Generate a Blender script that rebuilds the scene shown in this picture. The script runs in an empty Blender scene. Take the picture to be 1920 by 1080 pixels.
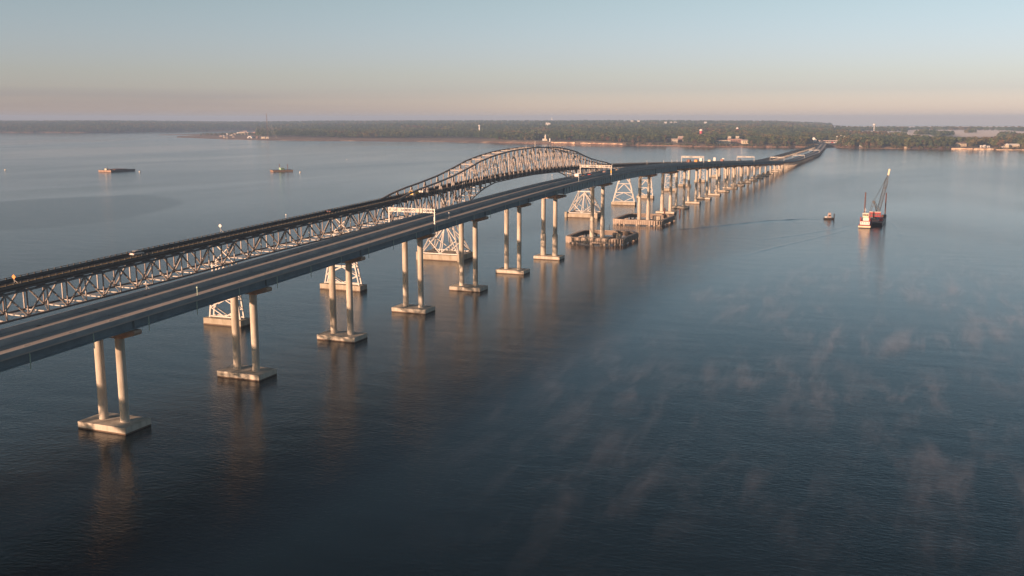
import bpy, bmesh, math, random
import numpy as np
from mathutils import Vector, Matrix
R = math.radians
random.seed(7)
rng = np.random.default_rng(7)
sc = bpy.context.scene
col = sc.collection

# ------------------------------------------------------------------ camera
# world: +Y runs along the bridges away from the camera, +X to the right of them, water at z = 0
CAM_Z = 73.84
YAW = 21.817
cam_d = bpy.data.cameras.new('camera')
cam = bpy.data.objects.new('camera', cam_d)
col.objects.link(cam)
cam.location = (0, 0, CAM_Z)
cam.rotation_euler = (R(90 - 9.784), 0, R(YAW))
cam_d.sensor_width = 36
cam_d.lens = 34.575
cam_d.clip_start = 1
cam_d.clip_end = 60000
sc.camera = cam

# ------------------------------------------------------------------ world, sun, exposure
SUN_EL = 10.4
SUN_H = Vector((-math.sin(R(29.5)), -math.cos(R(29.5))))          # horizontal direction towards the sun
world = bpy.data.worlds.new('World')
sc.world = world
world.use_nodes = True
wn, wl = world.node_tree.nodes, world.node_tree.links
wn.clear()
w_out = wn.new('ShaderNodeOutputWorld')
w_bg = wn.new('ShaderNodeBackground')
w_sky = wn.new('ShaderNodeTexSky')
w_sky.sky_type = 'NISHITA'
w_sky.sun_disc = False
w_sky.sun_elevation = R(SUN_EL)
w_sky.sun_rotation = math.atan2(SUN_H.x, SUN_H.y)
w_sky.altitude = 50
w_sky.air_density = 1.0
w_sky.dust_density = 0.9
w_sky.ozone_density = 1.3
w_bg.inputs['Strength'].default_value = 0.12
# dawn colour of the air by elevation, and a low thin bank of cloud
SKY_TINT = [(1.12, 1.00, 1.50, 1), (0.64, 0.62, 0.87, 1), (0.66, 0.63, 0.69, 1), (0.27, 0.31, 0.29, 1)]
w_tc = wn.new('ShaderNodeTexCoord')
w_sep = wn.new('ShaderNodeSeparateXYZ')
wl.new(w_tc.outputs['Generated'], w_sep.inputs[0])
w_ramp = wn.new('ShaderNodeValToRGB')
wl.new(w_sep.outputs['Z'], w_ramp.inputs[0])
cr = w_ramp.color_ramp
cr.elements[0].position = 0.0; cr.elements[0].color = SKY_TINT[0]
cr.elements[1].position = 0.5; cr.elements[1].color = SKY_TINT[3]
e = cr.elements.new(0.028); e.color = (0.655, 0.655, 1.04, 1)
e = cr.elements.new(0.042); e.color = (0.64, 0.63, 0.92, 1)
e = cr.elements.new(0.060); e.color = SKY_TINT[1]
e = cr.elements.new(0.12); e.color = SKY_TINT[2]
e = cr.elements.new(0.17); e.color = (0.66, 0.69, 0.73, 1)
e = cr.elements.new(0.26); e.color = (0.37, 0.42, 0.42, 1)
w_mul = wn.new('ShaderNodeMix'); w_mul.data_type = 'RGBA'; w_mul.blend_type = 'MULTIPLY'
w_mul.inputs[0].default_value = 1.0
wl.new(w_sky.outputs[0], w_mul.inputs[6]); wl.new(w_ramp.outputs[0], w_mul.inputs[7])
w_map = wn.new('ShaderNodeMapping'); w_map.inputs['Scale'].default_value = (1.6, 1.6, 38)
wl.new(w_tc.outputs['Generated'], w_map.inputs[0])
w_noi = wn.new('ShaderNodeTexNoise'); w_noi.inputs['Scale'].default_value = 1.3; w_noi.inputs['Detail'].default_value = 4
wl.new(w_map.outputs[0], w_noi.inputs['Vector'])
w_cr = wn.new('ShaderNodeMapRange'); w_cr.inputs[1].default_value = 0.35; w_cr.inputs[2].default_value = 0.65
w_cr.inputs[3].default_value = 0.45; w_cr.inputs[4].default_value = 1
wl.new(w_noi.outputs[0], w_cr.inputs[0])
w_band = wn.new('ShaderNodeMapRange'); w_band.inputs[1].default_value = 0.029; w_band.inputs[2].default_value = 0.021
w_band.inputs[3].default_value = 0; w_band.inputs[4].default_value = 0.8
wl.new(w_sep.outputs['Z'], w_band.inputs[0])
w_az = wn.new('ShaderNodeVectorMath'); w_az.operation = 'DOT_PRODUCT'; w_az.inputs[1].default_value = (-0.78, 0.62, 0)
wl.new(w_tc.outputs['Generated'], w_az.inputs[0])
w_azr = wn.new('ShaderNodeMapRange'); w_azr.inputs[1].default_value = 0.86; w_azr.inputs[2].default_value = 0.985
w_azr.inputs[3].default_value = 0; w_azr.inputs[4].default_value = 1
wl.new(w_az.outputs['Value'], w_azr.inputs[0])
w_m3 = wn.new('ShaderNodeMath'); w_m3.operation = 'MULTIPLY'
w_m2 = wn.new('ShaderNodeMath'); w_m2.operation = 'MULTIPLY'
wl.new(w_band.outputs[0], w_m3.inputs[0]); wl.new(w_azr.outputs[0], w_m3.inputs[1])
wl.new(w_cr.outputs[0], w_m2.inputs[0]); wl.new(w_m3.outputs[0], w_m2.inputs[1])
w_mix = wn.new('ShaderNodeMix'); w_mix.data_type = 'RGBA'; w_mix.blend_type = 'MULTIPLY'
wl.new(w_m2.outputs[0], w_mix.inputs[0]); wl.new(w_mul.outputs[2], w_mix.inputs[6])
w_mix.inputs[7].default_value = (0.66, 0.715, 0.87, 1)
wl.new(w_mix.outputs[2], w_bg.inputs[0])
wl.new(w_bg.outputs[0], w_out.inputs[0])

sun_d = bpy.data.lights.new('sun', 'SUN')
sun_d.energy = 5.0
sun_d.angle = R(0.6)
sun_d.color = (1.0, 0.625, 0.41)
sun = bpy.data.objects.new('sun', sun_d)
col.objects.link(sun)
sd = Vector((SUN_H.x * math.cos(R(SUN_EL)), SUN_H.y * math.cos(R(SUN_EL)), math.sin(R(SUN_EL))))
sun.rotation_euler = sd.to_track_quat('Z', 'Y').to_euler()
sun.location = (-300, -300, 300)

sc.view_settings.view_transform = 'Standard'
sc.view_settings.look = 'None'
sc.view_settings.gamma = 1
sc.view_settings.use_curve_mapping = False
sc.view_settings.exposure = 0.8
sc.cycles.max_bounces = 6
sc.cycles.diffuse_bounces = 2
sc.cycles.glossy_bounces = 3
sc.cycles.volume_bounces = 0
sc.cycles.transparent_max_bounces = 6
sc.cycles.use_denoising = True
sc.cycles.caustics_reflective = False
sc.cycles.caustics_refractive = False

# ------------------------------------------------------------------ helpers
def mat(name, c, rough=0.8, metal=0.0, c2=None, nscale=0.5, bump=0.0, bscale=3.0, stretch=(1, 1, 1), coord='Object', rand=0.0, contrast=(0.35, 0.65)):
    m = bpy.data.materials.new(name); m.use_nodes = True
    nt = m.node_tree; n, l = nt.nodes, nt.links
    b = n['Principled BSDF']
    b.inputs['Roughness'].default_value = rough
    b.inputs['Metallic'].default_value = metal
    b.inputs['Base Color'].default_value = (*c, 1)
    tc = n.new('ShaderNodeTexCoord'); mp = n.new('ShaderNodeMapping')
    mp.inputs['Scale'].default_value = stretch
    if coord == 'World':
        ge = n.new('ShaderNodeNewGeometry'); l.new(ge.outputs['Position'], mp.inputs[0])
    else:
        l.new(tc.outputs[coord], mp.inputs[0])
    if c2 is not None:
        no = n.new('ShaderNodeTexNoise'); no.inputs['Scale'].default_value = nscale; no.inputs['Detail'].default_value = 6
        no.inputs['Roughness'].default_value = 0.65
        l.new(mp.outputs[0], no.inputs['Vector'])
        mr = n.new('ShaderNodeMapRange'); mr.inputs[1].default_value = contrast[0]; mr.inputs[2].default_value = contrast[1]
        l.new(no.outputs[0], mr.inputs[0])
        mx = n.new('ShaderNodeMix'); mx.data_type = 'RGBA'
        mx.inputs[6].default_value = (*c, 1); mx.inputs[7].default_value = (*c2, 1)
        l.new(mr.outputs[0], mx.inputs[0])
        out = mx.outputs[2]
        if rand > 0:
            oi = n.new('ShaderNodeObjectInfo')
            hv = n.new('ShaderNodeHueSaturation')
            m1 = n.new('ShaderNodeMapRange'); m1.inputs[3].default_value = 1 - rand; m1.inputs[4].default_value = 1 + rand
            l.new(oi.outputs['Random'], m1.inputs[0]); l.new(m1.outputs[0], hv.inputs['Value'])
            l.new(out, hv.inputs['Color']); out = hv.outputs[0]
        l.new(out, b.inputs['Base Color'])
    if bump > 0:
        nb = n.new('ShaderNodeTexNoise'); nb.inputs['Scale'].default_value = bscale; nb.inputs['Detail'].default_value = 5
        l.new(mp.outputs[0], nb.inputs['Vector'])
        bp = n.new('ShaderNodeBump'); bp.inputs['Strength'].default_value = bump; bp.inputs['Distance'].default_value = 0.1
        l.new(nb.outputs[0], bp.inputs['Height']); l.new(bp.outputs[0], b.inputs['Normal'])
    return m

class MB:
    """collects shapes and links them as one mesh object"""
    def __init__(s): s.v, s.f = [], []
    def add(s, vs, fs):
        o = len(s.v); s.v += [tuple(v) for v in vs]; s.f += [tuple(i + o for i in f) for f in fs]; return s
    def box(s, x0, x1, y0, y1, z0, z1):
        return s.add([(x0, y0, z0), (x1, y0, z0), (x1, y1, z0), (x0, y1, z0), (x0, y0, z1), (x1, y0, z1), (x1, y1, z1), (x0, y1, z1)],
                     [(0, 3, 2, 1), (4, 5, 6, 7), (0, 1, 5, 4), (1, 2, 6, 5), (2, 3, 7, 6), (3, 0, 4, 7)])
    def bar(s, a, b, w=0.4, h=None, up=(0, 0, 1)):
        a, b = Vector(a), Vector(b); d = (b - a)
        if d.length < 1e-6: return s
        d.normalize(); up = Vector(up)
        if abs(d.dot(up)) > 0.97: up = Vector((0, 1, 0))
        sx = d.cross(up).normalized(); sz = sx.cross(d).normalized()
        h = w if h is None else h; sx = sx * w / 2; sz = sz * h / 2
        vs = [a - sx - sz, a + sx - sz, a + sx + sz, a - sx + sz, b - sx - sz, b + sx - sz, b + sx + sz, b - sx + sz]
        return s.add(vs, [(0, 1, 2, 3), (7, 6, 5, 4), (0, 4, 5, 1), (1, 5, 6, 2), (2, 6, 7, 3), (3, 7, 4, 0)])
    def laced(s, a, b, w=0.45, h=0.45, step=1.3):
        """riveted member: two plates joined by zigzag lacing"""
        a, b = Vector(a), Vector(b); d = b - a; L = d.length; d.normalize()
        up = Vector((1, 0, 0)); sy = d.cross(up).normalized()
        for k in (-1, 1):
            s.bar(a + sy * (k * h / 2), b + sy * (k * h / 2), w, 0.09, up=sy)
        n = max(3, int(L / step))
        for k in (-1, 1):
            for i in range(n):
                p = a + d * (L * i / n); q = a + d * (L * (i + 1) / n); g = 1 if i % 2 else -1
                s.bar(p + up * (k * w / 2) - sy * (g * h / 2), q + up * (k * w / 2) + sy * (g * h / 2), 0.1, 0.03, up=up)
        return s
    def cyl(s, a, b, r0, r1=None, n=12, cap=True):
        a, b = Vector(a), Vector(b); d = (b - a).normalized()
        up = Vector((0, 0, 1)) if abs(d.z) < 0.9 else Vector((1, 0, 0))
        sx = d.cross(up).normalized(); sy = sx.cross(d)
        r1 = r0 if r1 is None else r1; vs = []
        for p, r in ((a, r0), (b, r1)):
            for i in range(n):
                t = 2 * math.pi * i / n; vs.append(p + sx * (r * math.cos(t)) + sy * (r * math.sin(t)))
        fs = [(i, i + n, (i + 1) % n + n, (i + 1) % n) for i in range(n)]
        if cap: fs += [tuple(range(n)), tuple(range(2 * n - 1, n - 1, -1))]
        return s.add(vs, fs)
    def lathe(s, c, prof, n=14):
        cx, cy, cz = c; vs = []
        for r, z in prof:
            for i in range(n):
                t = 2 * math.pi * i / n; vs.append((cx + r * math.cos(t), cy + r * math.sin(t), cz + z))
        fs = []
        for k in range(len(prof) - 1):
            for i in range(n):
                j = (i + 1) % n; fs.append((k * n + i, k * n + j, (k + 1) * n + j, (k + 1) * n + i))
        fs.append(tuple(range(n - 1, -1, -1))); m = (len(prof) - 1) * n; fs.append(tuple(range(m, m + n)))
        return s.add(vs, fs)
    def prism(s, poly, axis, a, b):
        """extrude a 2-D polygon; axis 'x': poly is (y,z); 'y': poly is (x,z); 'z': poly is (x,y)"""
        n = len(poly)
        def P(p, t): return {'x': (t, p[0], p[1]), 'y': (p[0], t, p[1]), 'z': (p[0], p[1], t)}[axis]
        vs = [P(p, a) for p in poly] + [P(p, b) for p in poly]
        return s.add(vs, [tuple(range(n - 1, -1, -1)), tuple(range(n, 2 * n))] + [(i, (i + 1) % n, (i + 1) % n + n, i + n) for i in range(n)])
    def build(s, name, m, parent=None, loc=None, rot=None, smooth=False):
        me = bpy.data.meshes.new(name); me.from_pydata(s.v, [], s.f)
        bm = bmesh.new(); bm.from_mesh(me); bmesh.ops.recalc_face_normals(bm, faces=bm.faces); bm.to_mesh(me); bm.free()
        if smooth:
            for p in me.polygons: p.use_smooth = True
        me.materials.append(m)
        o = bpy.data.objects.new(name, me); col.objects.link(o)
        if loc: o.location = loc
        if rot is not None: o.rotation_euler = (0, 0, rot)
        if parent: o.parent = parent
        return o

def empty(name, loc=(0, 0, 0), rz=0.0):
    o = bpy.data.objects.new(name, None); o.location = loc; o.rotation_euler = (0, 0, rz); o.empty_display_size = 2
    col.objects.link(o); return o
def tag(o, label, cat, group=None):
    o['label'] = label; o['category'] = cat
    if group: o['group'] = group
    return o
def struct(o): o['kind'] = 'structure'; return o
def stuff(o): o['kind'] = 'stuff'; return o
def copy_tree(o, parent=None):
    c = o.copy(); col.objects.link(c)
    if parent: c.parent = parent
    for ch in [x for x in o.children]:
        copy_tree(ch, c)
    return c

CA, SA = math.cos(R(YAW)), math.sin(R(YAW))
def ground(u_px, Y):
    """a point at lateral fraction u (in photograph columns) and forward distance Y from the camera foot"""
    X = (u_px - 960) / 1871.0 * Y
    return (X * CA - Y * SA, X * SA + Y * CA)
def sight(px, py, z=0.0):
    """where the line of sight through a photograph pixel meets height z"""
    f = 1844.0; th = R(9.784); u = (px - 960) / f; v = (540 - py) / f
    dx, dy, dz = u, math.cos(th) + v * math.sin(th), -math.sin(th) + v * math.cos(th)
    t = (z - CAM_Z) / dz; X, Y = dx * t, dy * t
    return (X * CA - Y * SA, X * SA + Y * CA)

def smooth_profile(pts, sigma=14.0, step=2.0):
    xs = np.arange(pts[0][0], pts[-1][0] + step, step)
    ys = np.interp(xs, [p[0] for p in pts], [p[1] for p in pts])
    k = int(3 * sigma / step); w = np.exp(-0.5 * (np.arange(-k, k + 1) * step / sigma) ** 2); w /= w.sum()
    left = ys[0] + (ys[0] - ys[1:k + 1][::-1]); right = ys[-1] + (ys[-1] - ys[-k - 1:-1][::-1])
    yp = np.concatenate([left, ys, right]); yy = np.convolve(yp, w, 'valid')
    return lambda s: float(np.interp(s, xs, yy))

# ------------------------------------------------------------------ materials
M_conc = mat('pale_concrete', (0.56, 0.50, 0.42), 0.85, c2=(0.33, 0.28, 0.22), nscale=0.45, bump=0.25, bscale=2.5, coord='World', stretch=(1, 1, 0.22), contrast=(0.42, 0.72))
M_cap = mat('reddish_concrete', (0.52, 0.34, 0.235), 0.85, c2=(0.36, 0.24, 0.17), nscale=0.5, bump=0.2, coord='World')
M_deck = mat('deck_concrete', (0.44, 0.385, 0.35), 0.85, c2=(0.27, 0.24, 0.22), nscale=0.5, bump=0.1, coord='World', stretch=(1, 0.04, 1), contrast=(0.3, 0.75))
M_barrier = mat('barrier_concrete', (0.33, 0.345, 0.35), 0.85, c2=(0.23, 0.25, 0.265), nscale=0.4, coord='World', stretch=(1, 0.4, 1))
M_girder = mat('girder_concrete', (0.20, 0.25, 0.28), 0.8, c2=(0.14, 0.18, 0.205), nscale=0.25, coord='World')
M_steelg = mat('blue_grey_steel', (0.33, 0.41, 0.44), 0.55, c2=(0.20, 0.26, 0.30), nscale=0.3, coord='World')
M_wet = mat('wet_tide_stain', (0.085, 0.055, 0.035), 0.7, c2=(0.14, 0.09, 0.055), nscale=0.8, coord='World')
M_steel = mat('silver_bridge_paint', (0.39, 0.36, 0.335), 0.55, c2=(0.24, 0.18, 0.15), nscale=0.9, coord='World', contrast=(0.45, 0.72))
M_steel_d = mat('weathered_bridge_steel', (0.25, 0.21, 0.195), 0.6, c2=(0.14, 0.095, 0.075), nscale=1.2, coord='World', contrast=(0.35, 0.7))
M_chord = mat('dark_chord_steel', (0.17, 0.18, 0.19), 0.6, c2=(0.11, 0.09, 0.085), nscale=0.8, coord='World')
M_tower = mat('white_tower_paint', (0.56, 0.535, 0.50), 0.55, c2=(0.55, 0.45, 0.38), nscale=1.0, coord='World', contrast=(0.5, 0.75))
M_olddeck = mat('old_asphalt', (0.060, 0.052, 0.048), 0.9, c2=(0.085, 0.068, 0.058), nscale=0.3, coord='World', stretch=(1, 0.1, 1))
M_rail = mat('old_parapet', (0.14, 0.14, 0.135), 0.85, c2=(0.085, 0.075, 0.07), nscale=0.6, coord='World', stretch=(1, 0.5, 1))
M_foot = mat('old_footing_concrete', (0.46, 0.41, 0.34), 0.9, c2=(0.30, 0.25, 0.18), nscale=0.5, bump=0.4, coord='World', stretch=(1, 1, 0.3))
M_sheet = mat('sheet_pile', (0.36, 0.28, 0.23), 0.8, c2=(0.22, 0.16, 0.13), nscale=0.6, coord='World')
M_white = mat('white_paint', (0.68, 0.66, 0.63), 0.5, c2=(0.68, 0.65, 0.61), nscale=1.0)
M_galv = mat('galvanised_steel', (0.46, 0.445, 0.415), 0.45, 0.2, c2=(0.5, 0.47, 0.43), nscale=2.0)
M_black = mat('black_rubber', (0.018, 0.018, 0.02), 0.7, c2=(0.03, 0.03, 0.03), nscale=2)
M_glass = mat('dark_glass', (0.02, 0.025, 0.03), 0.12, c2=(0.03, 0.035, 0.04), nscale=1)
M_red = mat('red_paint', (0.36, 0.016, 0.02), 0.5, c2=(0.24, 0.014, 0.016), nscale=1)
M_redp = mat('pinkish_red_paint', (0.45, 0.05, 0.07), 0.55, c2=(0.36, 0.04, 0.06), nscale=0.3)
M_yel = mat('yellow_paint', (0.80, 0.48, 0.04), 0.5, c2=(0.7, 0.42, 0.04), nscale=1)
M_ora = mat('orange_paint', (0.75, 0.28, 0.05), 0.5, c2=(0.65, 0.25, 0.05), nscale=1)
M_grn = mat('green_paint', (0.30, 0.48, 0.30), 0.5, c2=(0.25, 0.42, 0.26), nscale=1)
M_pgrn = mat('pale_green_paint', (0.48, 0.60, 0.50), 0.5, c2=(0.4, 0.52, 0.43), nscale=1)
M_hull = mat('black_hull', (0.022, 0.022, 0.028), 0.5, c2=(0.05, 0.04, 0.035), nscale=0.4)
M_rust = mat('rusty_steel', (0.13, 0.055, 0.04), 0.75, c2=(0.12, 0.05, 0.035), nscale=0.8)
M_tan = mat('tan_barge_steel', (0.42, 0.27, 0.19), 0.7, c2=(0.30, 0.19, 0.13), nscale=0.3)
M_cream = mat('cream_paint', (0.72, 0.62, 0.45), 0.5, c2=(0.62, 0.52, 0.37), nscale=1)
M_dgrey = mat('dark_grey_steel', (0.06, 0.065, 0.07), 0.55, c2=(0.09, 0.09, 0.095), nscale=1)
M_brick = mat('brick_wall', (0.38, 0.20, 0.15), 0.85, c2=(0.30, 0.15, 0.11), nscale=0.3)
M_roofp = mat('pinkish_roof', (0.50, 0.38, 0.34), 0.8, c2=(0.42, 0.31, 0.28), nscale=0.2)
M_roofd = mat('dark_roof', (0.12, 0.09, 0.085), 0.85, c2=(0.17, 0.13, 0.12), nscale=0.4)
M_beige = mat('beige_wall', (0.62, 0.52, 0.40), 0.85, c2=(0.52, 0.43, 0.33), nscale=0.3)

# water
def water_material():
    m = bpy.data.materials.new('river_water'); m.use_nodes = True
    n, l = m.node_tree.nodes, m.node_tree.links; b = n['Principled BSDF']
    b.inputs['Base Color'].default_value = (0.001, 0.005, 0.007, 1)
    b.inputs['IOR'].default_value = 1.333
    ge = n.new('ShaderNodeNewGeometry')
    # large calm and ruffled patches
    mp0 = n.new('ShaderNodeMapping'); mp0.inputs['Scale'].default_value = (0.0030, 0.0011, 1); mp0.inputs['Rotation'].default_value = (0, 0, R(-68))
    l.new(ge.outputs['Position'], mp0.inputs[0])
    big = n.new('ShaderNodeTexNoise'); big.inputs['Scale'].default_value = 1.0; big.inputs['Detail'].default_value = 5; big.inputs['Roughness'].default_value = 0.55
    big.inputs['Distortion'].default_value = 0.6
    l.new(mp0.outputs[0], big.inputs['Vector'])
    ruff = n.new('ShaderNodeMapRange'); ruff.inputs[1].default_value = 0.38; ruff.inputs[2].default_value = 0.62
    # a gust patch lying on the water far to the left
    vs_ = n.new('ShaderNodeVectorMath'); vs_.operation = 'SUBTRACT'; vs_.inputs[1].default_value = (-658, 601, 0); l.new(ge.outputs['Position'], vs_.inputs[0])
    vm_ = n.new('ShaderNodeMapping'); vm_.inputs['Rotation'].default_value = (0, 0, R(-YAW)); l.new(vs_.outputs[0], vm_.inputs[0])
    vd_ = n.new('ShaderNodeVectorMath'); vd_.operation = 'MULTIPLY'; vd_.inputs[1].default_value = (1 / 100.0, 1 / 150.0, 0); l.new(vm_.outputs[0], vd_.inputs[0])
    vl_ = n.new('ShaderNodeVectorMath'); vl_.operation = 'LENGTH'; l.new(vd_.outputs[0], vl_.inputs[0])
    wob = n.new('ShaderNodeMath'); wob.operation = 'MULTIPLY_ADD'; wob.inputs[1].default_value = -1.1; l.new(big.outputs[0], wob.inputs[0]); l.new(vl_.outputs['Value'], wob.inputs[2])
    gp = n.new('ShaderNodeMapRange'); gp.inputs[1].default_value = 0.55; gp.inputs[2].default_value = 0.25; gp.inputs[3].default_value = 0; gp.inputs[4].default_value = 0.35; l.new(wob.outputs[0], gp.inputs[0])
    bg = n.new('ShaderNodeMath'); bg.operation = 'ADD'; l.new(big.outputs[0], bg.inputs[0]); l.new(gp.outputs[0], bg.inputs[1])
    l.new(bg.outputs[0], ruff.inputs[0])
    rr = n.new('ShaderNodeMapRange'); rr.inputs[3].default_value = 0.06; rr.inputs[4].default_value = 0.13
    l.new(ruff.outputs[0], rr.inputs[0]); l.new(rr.outputs[0], b.inputs['Roughness'])
    # ripples of two sizes
    mp1 = n.new('ShaderNodeMapping'); mp1.inputs['Scale'].default_value = (0.55, 1.30, 1); mp1.inputs['Rotation'].default_value = (0, 0, R(-72))
    l.new(ge.outputs['Position'], mp1.inputs[0])
    n1 = n.new('ShaderNodeTexNoise'); n1.inputs['Scale'].default_value = 1.0; n1.inputs['Detail'].default_value = 4; n1.inputs['Roughness'].default_value = 0.6
    l.new(mp1.outputs[0], n1.inputs['Vector'])
    mp2 = n.new('ShaderNodeMapping'); mp2.inputs['Scale'].default_value = (0.05, 0.11, 1); mp2.inputs['Rotation'].default_value = (0, 0, R(-15))
    l.new(ge.outputs['Position'], mp2.inputs[0])
    n2 = n.new('ShaderNodeTexNoise'); n2.inputs['Scale'].default_value = 1.0; n2.inputs['Detail'].default_value = 3
    l.new(mp2.outputs[0], n2.inputs['Vector'])
    ma = n.new('ShaderNodeMath'); ma.operation = 'MULTIPLY_ADD'; ma.inputs[1].default_value = 1.5
    l.new(n2.outputs[0], ma.inputs[0]); l.new(n1.outputs[0], ma.inputs[2])
    bs = n.new('ShaderNodeMapRange'); bs.inputs[3].default_value = 0.10; bs.inputs[4].default_value = 0.28
    l.new(ruff.outputs[0], bs.inputs[0])
    bp = n.new('ShaderNodeBump'); bp.inputs['Distance'].default_value = 0.55
    l.new(bs.outputs[0], bp.inputs['Strength'])
    l.new(ma.outputs[0], bp.inputs['Height']); l.new(bp.outputs[0], b.inputs['Normal'])
    return m
M_water = water_material()
wb = MB(); wb.add([(-9500, -700, 0), (9500, -700, 0), (9500, 12400, 0), (-9500, 12400, 0)], [(0, 1, 2, 3)])
struct(wb.build('river_water', M_water))

# ------------------------------------------------------------------ new bridge
new_x = smooth_profile([(-100, -175), (2070, -175), (2205, -182), (2558, -202), (2800, -216)], 35)
new_top = smooth_profile([(-100, 20.0), (0, 23.2), (140, 27.3), (200, 29.5), (277, 32.3), (330, 34.4), (400, 36.9), (450, 38.5), (512, 40.0), (560, 40.6), (620, 40.6),
                          (690, 40.0), (764, 38.7), (858, 36.1), (1000, 31.2), (1155, 25.6), (1290, 20.6), (1455, 14.2), (1600, 8.8), (1700, 7.0), (2400, 7.0), (2800, 8.5)], 22)
PAR = 1.07
def new_z(s): return new_top(s) - PAR
def sweep(name, m, s0, s1, poly, xf, zf, parent, step=8.0, kind=None):
    """poly: closed cross-section (u, dz) carried along the bridge"""
    n = max(1, int(math.ceil((s1 - s0) / step))); k = len(poly); vs, fs = [], []
    for i in range(n + 1):
        s = s0 + (s1 - s0) * i / n
        t = (xf(s + 1) - xf(s - 1)) / 2; nx, ny = 1 / math.hypot(1, t), -t / math.hypot(1, t)
        for u, dz in poly: vs.append((xf(s) + u * nx, s + u * ny, zf(s) + dz))
    for i in range(n):
        for j in range(k):
            a, b = i * k + j, i * k + (j + 1) % k; fs.append((a, b, b + k, a + k))
    fs += [tuple(range(k - 1, -1, -1)), tuple(range(n * k, n * k + k))]
    mb = MB(); mb.add(vs, fs); o = mb.build(name, m, parent)
    if kind: o['kind'] = kind
    return o
NB = empty('highway_bridge', (0, 0, 0))
tag(NB, 'new pale concrete girder bridge on pairs of tall round columns, nearer of the two bridges', 'bridge')
HW = 9.2
MED = 1.42
sweep('deck', M_deck, -60, 2790, [(-HW, 0), (HW, 0), (HW, -0.34), (-HW, -0.34)], new_x, new_z, NB)
sweep('parapet', M_barrier, -60, 2790, [(-HW, 0.004), (-HW + 0.42, 0.004), (-HW + 0.26, PAR), (-HW, PAR)], new_x, new_z, NB)
sweep('parapet', M_barrier, -60, 2790, [(HW - 0.42, 0.004), (HW, 0.004), (HW, PAR), (HW - 0.26, PAR)], new_x, new_z, NB)
sweep('median_barrier', M_barrier, -60, 2790, [(-0.36, 0.004), (0.36, 0.004), (0.12, MED), (-0.12, MED)], new_x, new_z, NB)
M_line = mat('lane_paint', (0.55, 0.53, 0.48), 0.7, c2=(0.4, 0.38, 0.34), nscale=0.8, coord='World')
for u in (-7.9, -1.2, 1.2, 7.9):
    o = sweep('edge_line', M_line, -60, 2790, [(u - 0.08, 0.004), (u + 0.08, 0.004), (u + 0.08, 0.010), (u - 0.08, 0.010)], new_x, new_z, NB, 12)
lm = MB()
for u in (-4.7, 4.7):
    s = -55
    while s < 1500:
        z = new_z(s + 1.5); lm.box(new_x(s) + u - 0.08, new_x(s) + u + 0.08, s, s + 3, z + 0.004, z + 0.03); s += 12
stuff(lm.build('lane_dashes', M_line, NB))

near_piers = [21, 73, 125.3, 177.5, 229.5, 281.9, 334.2, 386.2, 438.3, 490.5, 578, 693, 764]
far_piers = [764 + 50.1 * k for k in range(1, 15)]
piers = near_piers + far_piers
col_mesh, cap_objs = None, None
def pier(s, wide):
    x = new_x(s); zt = new_z(s) - 0.34
    steel = 490 <= s <= 764
    gd = 3.6 if steel else 2.45
    zc = zt - gd - 0.12                      # top of cap
    # pile cap with stained foot
    hx, hy = 7.3, 4.3
    MB().box(x - hx, x + hx, s - hy, s + hy, 0.35, 1.75).build('pile_cap', M_conc, NB)
    MB().box(x - hx + 0.03, x + hx - 0.03, s - hy + 0.03, s + hy - 0.03, -2.0, 0.35).build('pile_cap_skirt', M_wet, NB)
    cd = 2.2
    for k in (-1, 1):
        cx = x + 3.3 * k; b = MB()
        if wide:
            zw = 13.5
            b.lathe((cx, s, 1.75), [(1.42, 0), (1.42, zw - 1.75 - 0.5), (1.12, zw - 1.75), (1.12, zc - cd - 1.75 + 0.1)], 24)
        else:
            b.cyl((cx, s, 1.75), (cx, s, zc - cd + 0.1), 1.08, n=24)
        b.build('column', M_conc, NB, smooth=False)
    # hammerhead cap: tapering cantilevers with rounded ends
    L = 8.9
    prof = [(-L, zc), (L, zc), (L + 0.25, zc - 0.55), (L, zc - 1.15), (5.2, zc - cd), (-5.2, zc - cd), (-L, zc - 1.15), (-L - 0.25, zc - 0.55)]
    MB().prism([(x + p[0], p[1]) for p in prof], 'y', s - 1.25, s + 1.25).build('pier_cap', M_cap if s < 900 else M_cap, NB)
for s in piers:
    pier(s, s in (490.5, 578, 693, 764))

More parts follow.
